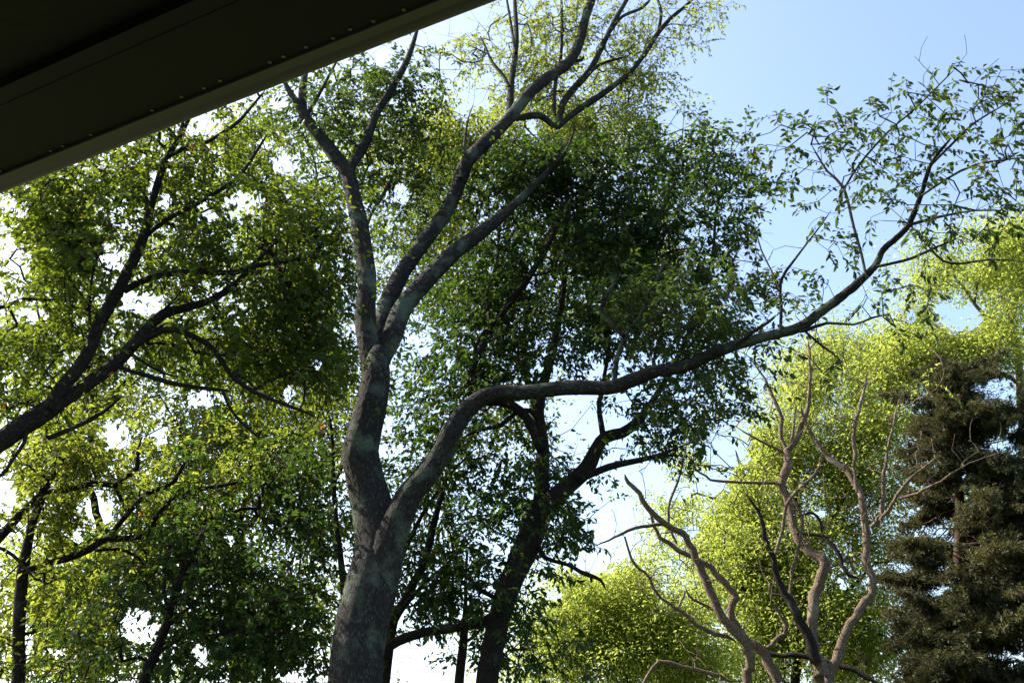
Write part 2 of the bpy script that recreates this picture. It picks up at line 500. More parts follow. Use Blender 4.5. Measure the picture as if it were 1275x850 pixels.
def grow(nodes, nrad, ends, step):
    """join each spray to the nearest wood already grown; returns ring data for one twig mesh"""
    ends = ends[np.argsort(np.min(np.linalg.norm(ends[:, None, ::1] - nodes[None, ::max(1, len(nodes) // 200)], axis=2), axis=1))]
    cap = len(nodes) + len(ends) * 40
    pos = np.empty((cap, 3)); pos[:len(nodes)] = nodes
    par = np.full(cap, -1); cnt = np.zeros(cap); first = np.zeros(cap, bool)
    M = M0 = len(nodes)
    tip = np.empty(len(ends), int)
    for k, e in enumerate(ends):
        dv = pos[:M] - e
        d2 = (dv ** 2).sum(1) * (1 + 0.5 * (dv[:, 2] > 0))       # wood below the spray is preferred
        j = int(np.argmin(d2))
        L = math.sqrt(((pos[j] - e) ** 2).sum())
        m = min(38, max(1, int(round(L / step))))
        a = pos[j]
        bend = rng.normal(0, 0.09 * L, 3) + np.array([0, 0, 0.10 * L])
        prev = j
        for i in range(1, m + 1):
            s = i / m
            pos[M] = a + (e - a) * s + bend * (4 * s * (1 - s)) * 0.8 + (rng.normal(0, 0.015 * L, 3) if i < m else 0)
            par[M] = prev; first[M] = (i == 1)
            prev = M; M += 1
        tip[k] = prev
    cnt[tip] += 1
    for i in range(M - 1, M0 - 1, -1):
        if par[i] >= M0: cnt[par[i]] += cnt[i]
    return ends, pos[:M], par[:M], cnt[:M], first[:M], tip, M0


def twig_mesh(name, pos, par, cnt, first, M0, root, mat, r0, sides=4, rmax=0.06, extra=None):
    idx = np.arange(M0, len(pos))
    r = np.minimum(r0 * np.maximum(cnt, 1) ** 0.42, rmax)
    A = pos[par[idx]]; B = pos[idx]
    rA = np.where(first[idx] | (par[idx] < M0), r[idx] * 1.25, r[par[idx]]); rB = r[idx]
    if extra is not None:
        A = np.vstack([A, extra[0]]); B = np.vstack([B, extra[1]])
        rA = np.r_[rA, np.full(len(extra[0]), r0)]; rB = np.r_[rB, np.full(len(extra[0]), r0 * 0.6)]
    t = unit(B - A)
    u = unit(np.cross(t, np.array([0.31, -0.9, 0.2]))); w = np.cross(t, u)
    A = A - t * rA[:, None] * 0.4
    th = np.arange(sides) * 2 * math.pi / sides
    ring = np.cos(th)[None, :, None] * u[:, None] + np.sin(th)[None, :, None] * w[:, None]
    va = A[:, None] + ring * rA[:, None, None]; vb = B[:, None] + ring * rB[:, None, None]
    n = len(A)
    v = np.concatenate([va, vb], 1).reshape(-1, 3)
    b0 = (np.arange(n) * 2 * sides)[:, None]; j = np.arange(sides)[None]
    q = np.stack([b0 + j, b0 + (j + 1) % sides, b0 + sides + (j + 1) % sides, b0 + sides + j], -1).reshape(-1, 4)
    o = link(name, mesh_np(name, v - np.array(root.location), q, True, {'bark': ('FLOAT_VECTOR', v)}), root, mat)
    o['kind'] = 'stuff'
    return o


def leaf_arrays(p, d, nrm, L, W, near):
    d = unit(d)
    s = unit(np.cross(d, nrm)); n = np.cross(s, d)
    L = L[:, None]; W = W[:, None]
    droop = -n * L * rng.uniform(0.05, 0.28, len(p))[:, None]
    tip = p + d * L + droop
    lift = n * W * rng.uniform(0.05, 0.45, len(p))[:, None]
    mid_ = p + d * L * 0.42
    l = mid_ + s * W * 0.5 + lift; r = mid_ - s * W * 0.5 + lift
    k = len(p); b = (np.arange(k))[:, None]
    if near:
        far = p + d * L * 0.74 + droop * 0.45
        l2 = far + s * W * 0.36 + lift * 0.7; r2 = far - s * W * 0.36 + lift * 0.7
        v = np.stack([p, l, l2, tip, r2, r], 1).reshape(-1, 3); b = b * 6
        f = np.concatenate([b + [[0, 2, 1]], b + [[0, 3, 2]], b + [[0, 4, 3]], b + [[0, 5, 4]]], 1).reshape(-1, 3)
        return v, f, 6
    v = np.stack([p, l, tip, r], 1).reshape(-1, 3); b = b * 4
    f = np.concatenate([b + [[0, 2, 1]], b + [[0, 3, 2]]], 1).reshape(-1, 3)
    return v, f, 4


def spray_leaves(base_, dirn, K, Ls, leaf):
    """K leaves set alternately along each twig tip, hanging a little"""
    S = len(base_)
    u = (np.arange(K)[None] + rng.uniform(0, 0.8, (S, K))) / K
    u = 0.02 + 0.98 * u
    t = unit(dirn)
    side = unit(np.cross(t, np.array([0, 0, 1.0])) + 1e-4)
    sg = np.where(np.arange(K)[None] % 2 == 0, 1.0, -1.0) * np.ones((S, 1))
    p = base_[:, None] + t[:, None] * (u * Ls[:, None])[..., None]
    p[..., 2] -= (u ** 2) * Ls[:, None] * 0.22
    p = p + rng.normal(0, leaf * 0.18, (S, K, 3))
    d = t[:, None] * (0.35 + 0.5 * u[..., None]) + side[:, None] * (sg * (1.0 - 0.35 * u))[..., None] + rng.normal(0, 0.35, (S, K, 3))
    d[..., 2] -= rng.uniform(0.15, 0.9, (S, K))
    nrm = np.array([0, 0, 1.0]) + rng.normal(0, 0.55, (S, K, 3))
    return p.reshape(-1, 3), d.reshape(-1, 3), nrm.reshape(-1, 3)


def tuft_leaves(c, K, R):
    S = len(c)
    g_ = rng.normal(0, 1, (S, K, 3)) * np.array([1, 1, 0.55]) * R[:, None, None]
    p = c[:, None] + g_
    d = g_ * 0.8 + rng.normal(0, 0.6, (S, K, 3)) * R[:, None, None]
    d = unit(d); d[..., 2] -= 0.35
    nrm = np.array([0, 0, 1.0]) + rng.normal(0, 0.25, (S, 1, 3)) + rng.normal(0, 0.36, (S, K, 3))
    return p.reshape(-1, 3), d.reshape(-1, 3), nrm.reshape(-1, 3)


ALL_LIMBS = []


def plant(name, label, cat, limbs, d, mat, group=None, keep=True, kink=0.10):
    """limbs: (part name, spec, d0, d1); the first one is the trunk and reaches the ground"""
    nm, spec, d0, d1 = limbs[0][:4]
    spec = np.asarray(spec, float)
    p = at(spec[0, 0], spec[0, 1], d0)
    root = thing(name, label, cat, (float(p[0]), float(p[1]), 0.0), group)
    paths = []
    for i, L in enumerate(limbs):
        pth, rad = make_limb(L[0], L[1], L[2], L[3], root, L[4] if len(L) > 4 else mat, ground=(i == 0), keep=keep, kink=kink)
        paths.append((pth, rad))
    return root, paths


_nk = rng.normal(size=(14, 3)); _nk = _nk / np.linalg.norm(_nk, axis=1, keepdims=True) * (2 * math.pi / rng.uniform(0.55, 2.4, (14, 1)))
_np = rng.uniform(0, 6.28, 14)


def patchy(p, scale=1.0):
    """smooth noise in the air of the crowns, about -1..1: leaves gather in clumps and leave gaps"""
    return np.sin(p @ (_nk / scale).T + _np).sum(1) / 3.7


def sample(clumps, d, rd, kids=5, spread=(0.30, 0.13), scale=1.0, hole=-0.14):
    """points gathered in flat clumps inside soft ellipsoids given in the frame (x, y, rx, ry, n[, d, rd])"""
    out = []
    for c in clumps:
        x, y, rx, ry, n_ = c[:5]
        dd = c[5] if len(c) > 5 else d
        rr = c[6] if len(c) > 6 else rd
        m = max(1, int(n_ * 1.35 / kids))
        v = rng.normal(0, 0.50, (m, 3))
        ln = np.linalg.norm(v, axis=1, keepdims=True)
        v = v / np.maximum(1, ln / 1.25)
        p = at(x + v[:, 0] * rx, y + v[:, 1] * ry, dd + v[:, 2] * rr)
        q = p[:, None] + rng.normal(0, 1, (m, kids, 3)) * np.array([spread[0], spread[0], spread[1]])
        q = q.reshape(-1, 3)
        keep = patchy(q, scale) > hole + rng.normal(0, .15, len(q))
        out.append(q[keep])
    return np.vstack(out)


def foliate(root, paths, pts, mat, bark, leaf=0.10, wid=0.46, K=11, spray=0.42, style='spray', near=True, r0=0.0032, step=0.22,
            tone=0.0, pick=0, twig_sides=4, thin=1.0, clump_tone=True):
    nodes = np.vstack([p[::2] if len(p) > 6 else p for p, r in paths])
    zs = nodes[:, 2]
    nodes = nodes[zs > 1.6] if (zs > 1.6).sum() > 5 else nodes
    pts = pts[keep_mask(pts)]
    pts = pts[pts[:, 2] > 0.6]
    ends, pos, par, cnt, first, tip, M0 = grow(nodes, None, pts, step)
    S = len(ends)
    inc = unit(pos[tip] - pos[par[tip]])
    out = ends - nodes.mean(0)
    out[:, 2] = 0
    dirn = unit(inc * 0.9 + unit(out) * 0.25 + rng.normal(0, 0.45, (S, 3)) + np.array([0, 0, -0.05]))
    Ls = rng.uniform(0.7, 1.25, S) * spray
    ex = None
    if style == 'spray':
        p, dd, nrm = spray_leaves(ends, dirn, K, Ls, leaf)
        e1_ = ends + dirn * (Ls * 0.5)[:, None] - np.array([0, 0, 1]) * (Ls * 0.055)[:, None]
        e2_ = ends + dirn * Ls[:, None] - np.array([0, 0, 1]) * (Ls * 0.22)[:, None]
        ex = (np.vstack([ends, e1_]), np.vstack([e1_, e2_]))
    else:
        p, dd, nrm = tuft_leaves(ends, K, Ls * 0.5)
    twig_mesh('twigs', pos, par, cnt, first, M0, root, bark, r0, twig_sides, extra=ex)
    n_ = len(p)
    big = rng.uniform(0.5, 1.25, n_)
    Lf = leaf * big; Wf = Lf * wid * rng.uniform(0.8, 1.2, n_)
    st = np.repeat(np.clip(0.5 + 0.35 * patchy(ends[:, [1, 2, 0]] * 1.0, 1.3) + rng.normal(0, .12, S), 0, 1), K)
    tn = np.clip(0.5 * st + 0.5 * rng.random(n_) + tone, 0, 0.985)
    tn = np.where(rng.random(n_) < 0.0014, 1.0, tn)
    k = keep_mask(p + unit(dd) * (Lf * 0.5)[:, None]) & (p[:, 2] > 0.4) & (rng.random(n_) < thin)
    p, dd, nrm, Lf, Wf, tn = p[k], dd[k], nrm[k], Lf[k], Wf[k], tn[k]
    org = np.array(root.location)
    if pick:
        x, y, a = pix(p)
        sc = np.where((x > 925) & (x < 1270) & (y > 60) & (y < 420), Lf / a, 0)
        o_ = np.argsort(-sc)[:pick]
        mask = np.ones(len(p), bool); mask[o_] = False
        mes = []
        for q in range(6):
            v, f, _ = leaf_arrays(np.zeros((1, 3)), np.array([[0, 1.0, 0]]), np.array([[0, 0, 1.0]]), np.array([1.0]), np.array([wid]), True)
            me = mesh_np('leaf', v, f); me.materials.append(LEAF_D1); mes.append(me)
        for i in o_:
            o = bpy.data.objects.new('leaf', mes[int(i) % 6]); COL.objects.link(o); o.parent = root
            dv = Vector(dd[i]).normalized(); sv = dv.cross(Vector(nrm[i])).normalized(); nv = sv.cross(dv)
            R = Matrix((sv, dv, nv)).transposed().to_4x4()
            o.matrix_local = Matrix.Translation(Vector(p[i] - org)) @ R @ Matrix.Scale(float(Lf[i]), 4)
        p, dd, nrm, Lf, Wf, tn = p[mask], dd[mask], nrm[mask], Lf[mask], Wf[mask], tn[mask]
    v, f, kk = leaf_arrays(p - org, dd, nrm, Lf, Wf, near)
    me = mesh_np('foliage', v, f, False, {'tone': ('FLOAT', np.repeat(tn, kk))})
    o = link('foliage', me, root, mat)
    o['kind'] = 'stuff'
    return len(p)



def bare_twigs(root, paths, n_, reach, mat, r0=0.004, lo=0.35, step=0.14, up=0.5):
    """fine leafless twigs along the outer part of the limbs"""
    P = []
    for p, r in paths[1:]:
        P.append(p[int(len(p) * lo):])
    P = np.vstack(P)
    b = P[rng.integers(0, len(P), n_)]
    e = b + (unit(rng.normal(size=(n_, 3))) + np.array([0, 0, up])) * rng.uniform(.25, 1, (n_, 1)) * reach
    ends, pos, par, cnt, first, tip, M0 = grow(np.vstack([p for p, r in paths]), None, e, step)
    return twig_mesh('twigs', pos, par, cnt, first, M0, root, mat, r0, 5)


# ------------------------------------------------------------------ trees: bare wood first
# the great tree in the middle
DM = 12.0
tree_d, pd_ = plant('great_tree', 'large grey barked tree with lichen, one long limb reaching right across the blue sky', 'tree', [
    ('trunk', [(440, 850, 67), (452, 785, 65), (465, 725, 64), (470, 680, 60), (461, 630, 52), (455, 590, 47), (451, 562, 46), (457, 530, 41), (463, 500, 38), (467, 468, 34), (469, 445, 24), (471, 430, 10)], DM, DM + .45),
    ('limb', [(464, 765, 40), (470, 725, 46), (479, 690, 42), (494, 655, 36), (511, 618, 31), (528, 596, 29), (548, 566, 27), (565, 530, 25), (585, 505, 22), (612, 490, 19), (658, 489, 18), (708, 483, 18), (758, 482, 17), (785, 473, 17), (818, 461, 15),
              (850, 457, 14), (883, 443, 14), (917, 430, 13), (950, 420, 12), (993, 408, 12), (1023, 387, 11), (1063, 357, 10), (1090, 331, 8), (1100, 311, 7), (1117, 296, 7), (1132, 279, 6), (1147, 242, 5), (1160, 203, 3.5), (1184, 172, 2)], DM + .12, DM - 1.6),
    ('limb', [(466, 510, 10), (463, 455, 24), (457, 408, 26), (455, 380, 24), (456, 350, 23), (452, 310, 22), (449, 280, 21), (441, 247, 19), (432, 217, 18), (418, 196, 17), (401, 173, 15), (384, 150, 13), (371, 130, 9), (358, 110, 6), (350, 92, 4), (346, 70, 2)], DM + .5, DM + 1.5),
    ('limb', [(466, 505, 10), (470, 440, 23), (476, 400, 23), (485, 368, 22), (500, 340, 20), (518, 316, 19), (542, 283, 18), (562, 250, 17), (574, 222, 18), (583, 200, 17), (606, 176, 17), (632, 150, 15), (658, 117, 14), (685, 96, 13), (708, 78, 13), (720, 55, 12), (727, 30, 11), (737, 0, 10), (742, -25, 8)], DM + .4, DM + 4.5),
    ('limb', [(466, 505, 10), (474, 452, 24), (487, 420, 26), (501, 383, 24), (535, 345, 22), (568, 313, 20), (598, 290, 17), (626, 268, 13), (655, 240, 9), (688, 207, 5), (706, 185, 3), (716, 160, 1.5)], DM + .5, DM + 2.2),
    ('limb', [(432, 219, 12), (442, 200, 12), (455, 177, 12), (468, 143, 10), (488, 110, 9), (507, 74, 8), (520, 36, 4), (528, 0, 2)], DM + 1.2, DM + 2.0),
    ('branch', [(378, 142, 11), (377, 115, 10), (381, 85, 7), (386, 55, 4), (390, 20, 2)], DM + 1.4, DM + 1.9),
    ('branch', [(383, 142, 5), (395, 122, 5), (407, 100, 4), (420, 75, 3)], DM + 1.4, DM + 1.9),
    ('branch', [(453, 297, 4), (462, 267, 4), (478, 240, 4), (492, 215, 3)], DM + 1.0, DM + 1.4),
    ('branch', [(642, 148, 7), (655, 145, 9), (672, 144, 9), (684, 152, 8), (695, 160, 7)], DM + 3.6, DM + 3.8),
    ('limb', [(693, 159, 7), (715, 141, 8), (742, 123, 8), (766, 105, 7), (785, 90, 6), (804, 66, 6), (820, 40, 6), (836, 22, 5), (852, 9, 4), (868, -6, 3)], DM + 3.8, DM + 5.0),
    ('limb', [(694, 157, 8), (702, 128, 9), (714, 111, 9), (735, 87, 8), (748, 62, 7), (758, 40, 6), (770, 18, 6), (784, -6, 5)], DM + 3.8, DM + 5.2),
    ('branch', [(722, 106, 4), (745, 82, 4), (775, 72, 3), (802, 64, 2)], DM + 4.1, DM + 4.4),
    ('branch', [(758, 42, 4), (775, 21, 4), (800, 10, 4), (812, -4, 3)], DM + 4.8, DM + 5.2),
    ('branch', [(820, 38, 4), (823, 16, 4), (818, -4, 3)], DM + 4.8, DM + 5.0),
    ('branch', [(690, 143, 5), (691, 110, 5), (698, 72, 4), (700, 35, 4), (699, -5, 3)], DM + 3.9, DM + 4.6),
    ('limb', [(633, 150, 9), (635, 125, 9), (637, 103, 8), (641, 70, 7), (643, 40, 6), (641, 0, 5), (640, -20, 4)], DM + 3.2, DM + 4.2),
    ('branch', [(634, 108, 4), (627, 95, 5), (613, 78, 4), (604, 58, 3), (598, 45, 3)], DM + 3.3, DM + 3.5),
    ('branch', [(642, 66, 4), (637, 35, 4), (631, 0, 3), (629, -15, 2)], DM + 3.4, DM + 3.9),
    ('branch', [(573, 222, 6), (577, 195, 5), (580, 168, 4), (583, 148, 2), (590, 128, 1)], DM + 2.2, DM + 2.5),
    ('branch', [(712, 78, 5), (725, 74, 4), (726, 70, 3)], DM + 3.9, DM + 4.0),
    ('branch', [(765, 480, 6), (770, 440, 6), (782, 412, 6), (797, 394, 5), (808, 366, 5), (818, 348, 4), (830, 320, 3)], DM - .6, DM - .4),
    ('branch', [(776, 418, 5), (762, 402, 5), (749, 389, 4), (757, 364, 4), (772, 343, 3)], DM - .6, DM - .3),
    ('branch', [(812, 462, 4), (818, 432, 4), (830, 400, 3), (842, 370, 2)], DM - .7, DM - .5),
    ('branch', [(1078, 342, 4), (1073, 318, 4), (1063, 283, 4), (1050, 233, 4), (1030, 213, 3), (1010, 180, 2)], DM - 1.3, DM - 1.2),
    ('branch', [(972, 412, 4), (973, 380, 4), (972, 350, 4), (990, 322, 3), (1020, 283, 2), (1035, 262, 1.5)], DM - 1.1, DM - 1.0),
    ('branch', [(916, 430, 5), (940, 412, 5), (957, 401, 4), (967, 392, 3)], DM - 1.0, DM - 1.2),
    ('branch', [(993, 412, 4), (1003, 411, 5), (1030, 402, 4), (1063, 404, 3), (1085, 396, 3), (1107, 391, 2)], DM - 1.1, DM - 1.3),
    ('branch', [(1092, 332, 4), (1115, 327, 4), (1137, 321, 4), (1163, 309, 3), (1180, 302, 2.5), (1195, 295, 2)], DM - 1.4, DM - 1.5),
    ('branch', [(1160, 311, 3), (1175, 325, 3), (1197, 328, 3), (1233, 323, 2.5), (1278, 326, 2)], DM - 1.5, DM - 1.6),
    ('branch', [(1132, 280, 4), (1160, 272, 4), (1183, 267, 3), (1215, 262, 2.5), (1255, 262, 2)], DM - 1.5, DM - 1.7),
    ('branch', [(1147, 244, 3), (1180, 222, 3), (1215, 205, 3), (1275, 196, 2)], DM - 1.6, DM - 1.8),
    ('branch', [(1160, 205, 3), (1190, 175, 3), (1215, 152, 2.5), (1268, 120, 2)], DM - 1.6, DM - 1.9),
    ('branch', [(1045, 245, 3), (1070, 205, 3), (1105, 165, 2.5), (1140, 135, 2), (1190, 85, 1.5)], DM - 1.3, DM - 1.1),
    ('branch', [(1002, 412, 3), (1025, 432, 3), (1045, 447, 2), (1050, 470, 1.5)], DM - 1.1, DM - 1.2),
    ('branch', [(972, 362, 3), (962, 340, 2), (948, 312, 2), (942, 290, 1.5)], DM - 1.1, DM - 1.0),
], DM, BARK_DARK)

DE = 14.5
tree_e, pe_ = plant('leafy_tree', 'dark leaning tree right behind the big one, its dense deep green crown filling the centre', 'tree', [
    ('trunk', [(606, 852, 28), (612, 820, 27), (620, 780, 27), (628, 745, 28), (640, 712, 29), (655, 682, 32), (666, 655, 32), (673, 632, 28)], DE, DE + .3),
    ('limb', [(660, 690, 10), (668, 650, 20), (673, 618, 20), (675, 586, 18), (677, 560, 16), (674, 535, 14), (671, 512, 13), (676, 480, 12), (690, 430, 10), (700, 370, 8), (705, 300, 6), (706, 240, 4)], DE + .2, DE + 1.2),
    ('limb', [(658, 685, 10), (674, 642, 22), (690, 618, 23), (708, 603, 21), (730, 583, 20), (740, 564, 17), (753, 545, 15), (775, 539, 14), (792, 526, 12), (806, 508, 9), (830, 470, 7), (860, 410, 6), (885, 330, 4), (892, 260, 3)], DE + .2, DE + .9),
    ('branch', [(752, 546, 8), (748, 523, 7), (746, 503, 6), (752, 470, 5), (760, 420, 4)], DE + .5, DE + .8),
    ('branch', [(722, 596, 9), (758, 581, 9), (795, 573, 7), (822, 566, 5), (846, 556, 3)], DE + .2, DE - .3),
    ('branch', [(672, 522, 7), (660, 511, 7), (643, 513, 6), (622, 530, 6), (600, 534, 5), (575, 545, 3)], DE + .5, DE + .2),
    ('branch', [(668, 670, 6), (678, 693, 6), (708, 703, 5), (722, 711, 6), (735, 716, 6), (748, 722, 4), (755, 735, 2)], DE + .2, DE - .6),
    ('branch', [(735, 716, 4), (737, 725, 3)], DE - .5, DE - .5),
    ('limb', [(674, 560, 12), (655, 520, 12), (628, 500, 12), (602, 500, 10), (585, 490, 9), (588, 460, 9), (605, 423, 9), (632, 380, 8), (658, 346, 8), (685, 300, 6), (700, 255, 4)], DE + .4, DE - .1),
    ('branch', [(590, 440, 5), (598, 420, 5), (622, 393, 4), (640, 372, 3)], DE, DE - .1),
    ('branch', [(612, 410, 5), (606, 370, 4), (618, 330, 4), (622, 280, 3)], DE, DE + .4),
    ('branch', [(612, 768, 11), (592, 778, 11), (558, 783, 11), (522, 788, 12), (495, 797, 13), (472, 812, 12)], DE + .1, DE + .6),
    ('branch', [(625, 745, 6), (600, 735, 6), (570, 700, 5), (560, 660, 3)], DE + .1, DE + .5),
], DE, BARK_BACK, None, False)

DU = 16.0
tree_u, pu_ = plant('understory_tree', 'thin crooked understory tree half hidden behind the big trunk on its right side', 'tree', [
    ('trunk', [(478, 850, 15), (483, 800, 15), (490, 770, 13), (502, 752, 12), (514, 728, 11), (525, 708, 10), (533, 684, 9), (539, 655, 9), (547, 625, 7), (556, 592, 6), (566, 550, 4)], DU, DU + .4),
    ('branch', [(486, 776, 7), (503, 754, 7), (523, 732, 6), (543, 714, 5), (562, 696, 4), (590, 670, 3)], DU, DU - .3),
    ('branch', [(496, 700, 6), (512, 668, 6), (526, 640, 5), (545, 612, 4), (570, 580, 3), (590, 560, 2)], DU, DU + .2),
], DU, BARK_BACK)
tree_s, ps_ = plant('sapling', 'slim sapling with a thin upright stem just left of the second dark trunk', 'tree', [
    ('trunk', [(571, 852, 12), (576, 805, 11), (579, 775, 9), (580, 750, 5), (580, 720, 4), (582, 680, 3)], 17, 17.2),
    ('branch', [(577, 800, 4), (592, 790, 4), (604, 774, 3)], 17, 17),
], 17, BARK_BACK)
DN = 15.0
tree_n, pn_ = plant('slender_tree', 'slender dark tree, pole thin stem close to the left of the big grey trunk', 'tree', [
    ('trunk', [(436, 852, 11), (433, 790, 10), (429, 735, 9), (424, 695, 8), (419, 655, 6.5), (416, 615, 6), (415, 566, 5), (412, 530, 4), (404, 495, 3)], DN, DN + .3),
    ('branch', [(417, 600, 3.5), (428, 577, 4), (438, 558, 3)], DN, DN),
    ('branch', [(422, 690, 4), (405, 680, 3), (392, 655, 2)], DN, DN),
], DN, BARK_BACK)

DA = 10.5
tree_a, pa_ = plant('leaning_tree', 'leaning forked tree entering from the left edge, its dark limbs reaching up to the eave', 'tree', [
    ('trunk', [(-150, 640, 34), (-90, 600, 31), (-40, 570, 28), (0, 549, 26), (27, 530, 25), (57, 511, 25), (78, 498, 20)], DA, DA + .2),
    ('limb', [(60, 510, 18), (80, 497, 18), (110, 478, 17), (143, 454, 17), (160, 437, 16), (180, 413, 14), (203, 391, 13), (233, 382, 11), (263, 373, 9), (293, 353, 8), (315, 330, 6), (345, 300, 4)], DA + .2, DA + .7),
    ('limb', [(58, 512, 17), (72, 487, 17), (90, 467, 17), (110, 440, 16), (121, 410, 15), (134, 386, 15), (147, 363, 14), (163, 330, 13), (178, 295, 12), (184, 271, 10), (193, 240, 9), (202, 211, 8), (211, 192, 8), (224, 170, 6), (234, 150, 5), (241, 132, 4), (250, 100, 3)], DA + .1, DA + .9),
    ('branch', [(211, 194, 6), (230, 185, 6), (257, 177, 5), (290, 157, 5), (305, 143, 4), (330, 113, 3)], DA + .7, DA + .9),
    ('branch', [(186, 292, 5), (205, 275, 6), (247, 253, 6), (293, 223, 5), (315, 195, 4), (333, 167, 3)], DA + .6, DA + .9),
    ('branch', [(222, 175, 4), (212, 162, 4), (203, 150, 3)], DA + .8, DA + .8),
    ('branch', [(224, 170, 4), (228, 150, 4), (231, 135, 3)], DA + .8, DA + .8),
    ('limb', [(155, 362, 9), (170, 353, 9), (187, 346, 8), (213, 340, 8), (253, 338, 7), (290, 340, 7), (320, 331, 6), (345, 327, 5), (363, 325, 4), (390, 312, 2)], DA + .4, DA + .3),
    ('branch', [(165, 434, 8), (178, 424, 8), (193, 416, 8), (208, 410, 8), (225, 412, 8), (243, 420, 7), (258, 428, 7), (267, 437, 6), (278, 453, 6), (290, 470, 6), (313, 486, 6), (337, 497, 5), (373, 510, 4), (395, 520, 2)], DA + .3, DA - .1),
    ('branch', [(172, 425, 5), (190, 413, 5), (208, 402, 4)], DA + .3, DA + .2),
    ('branch', [(146, 456, 5), (163, 462, 5), (180, 467, 6), (213, 477, 6), (235, 481, 5), (260, 484, 5), (285, 486, 4)], DA + .3, DA),
    ('branch', [(277, 486, 4), (284, 503, 4), (295, 520, 4), (308, 532, 3), (322, 545, 3)], DA, DA - .1),
    ('branch', [(163, 440, 4), (185, 455, 3), (205, 465, 3), (225, 470, 2)], DA + .3, DA + .2),
    ('branch', [(60, 545, 6), (93, 532, 6), (127, 514, 5), (150, 495, 4)], DA + .3, DA + .6),
    ('branch', [(205, 385, 4), (218, 372, 3), (230, 358, 2)], DA + .4, DA + .4),
    ('branch', [(112, 440, 4), (112, 370, 3), (118, 330, 3), (126, 316, 2), (145, 316, 2)], DA + .4, DA + .3),
    ('branch', [(-20, 390, 5), (10, 380, 5), (30, 372, 4), (55, 373, 3), (78, 372, 2)], DA + .8, DA + .6),
    ('branch', [(33, 532, 5), (30, 550, 5), (20, 566, 4), (5, 588, 4), (-6, 596, 3)], DA + .1, DA - .1),
], DA, BARK_BACK)

DB = 15.0
tree_b, pb_ = plant('gnarled_tree', 'tree at the lower left corner with an upright trunk and snaking bent branches', 'tree', [
    ('trunk', [(22, 852, 16), (24, 800, 15), (26, 750, 15), (28, 710, 14), (33, 680, 12), (40, 650, 11), (50, 626, 10), (60, 600, 7), (72, 560, 4)], DB, DB + .4),
    ('limb', [(-25, 690, 13), (0, 668, 12), (20, 646, 11), (42, 624, 9), (62, 600, 6), (85, 560, 3)], DB - .2, DB - .1),
    ('branch', [(28, 712, 8), (55, 702, 8), (83, 695, 9), (110, 684, 9), (123, 675, 9), (135, 670, 8), (160, 670, 8), (187, 663, 8), (193, 646, 7), (205, 631, 7), (217, 620, 6), (247, 609, 6), (277, 604, 5), (310, 597, 3)], DB, DB - .6),
    ('branch', [(133, 672, 6), (142, 660, 6), (153, 646, 7), (166, 631, 7), (180, 616, 7), (197, 609, 6), (213, 603, 6), (222, 590, 5), (229, 578, 4), (240, 560, 3)], DB - .2, DB - .1),
    ('branch', [(60, 612, 7), (80, 610, 7), (97, 606, 8), (117, 601, 8), (143, 604, 8), (158, 592, 6), (170, 583, 6), (171, 566, 5), (176, 545, 3)], DB + .2, DB - .2),
    ('branch', [(143, 604, 6), (149, 618, 5), (157, 637, 4)], DB, DB),
    ('branch', [(120, 685, 4), (147, 683, 4), (165, 690, 4), (175, 698, 4), (183, 716, 3)], DB - .2, DB - .3),
    ('branch', [(-5, 680, 4), (10, 687, 5), (23, 697, 5), (43, 720, 4)], DB - .3, DB - .5),
    ('branch', [(-8, 595, 5), (4, 590, 5), (12, 578, 4), (18, 562, 3), (34, 533, 3)], DB - .3, DB - .1),
], DB, BARK_BACK)
DC = 13.5
tree_c, pc_ = plant('vase_tree', 'small dark vase shaped tree with several rising stems at the lower left', 'tree', [
    ('trunk', [(178, 852, 14), (188, 825, 13), (197, 803, 12), (206, 780, 11), (211, 762, 10), (215, 745, 9)], DC, DC + .1),
    ('limb', [(212, 758, 8), (220, 735, 8), (228, 714, 8), (235, 700, 7), (243, 683, 6), (250, 666, 4), (258, 640, 3)], DC, DC + .3),
    ('branch', [(210, 758, 6), (204, 736, 5), (206, 710, 5), (211, 680, 4), (217, 655, 3), (222, 630, 2)], DC, DC + .2),
    ('branch', [(213, 748, 4), (222, 720, 4), (232, 690, 3), (236, 660, 2)], DC, DC - .2),
    ('branch', [(236, 702, 4), (250, 695, 3), (264, 688, 2)], DC + .2, DC),
    ('branch', [(195, 812, 5), (215, 800, 5), (240, 785, 4), (275, 775, 3), (310, 760, 2)], DC, DC - .3),
    ('branch', [(205, 785, 4), (225, 765, 4), (255, 740, 3), (280, 715, 2)], DC, DC + .2),
    ('branch', [(208, 760, 3), (195, 745, 3), (178, 720, 2), (165, 700, 2)], DC, DC - .2),
], DC, BARK_BACK)

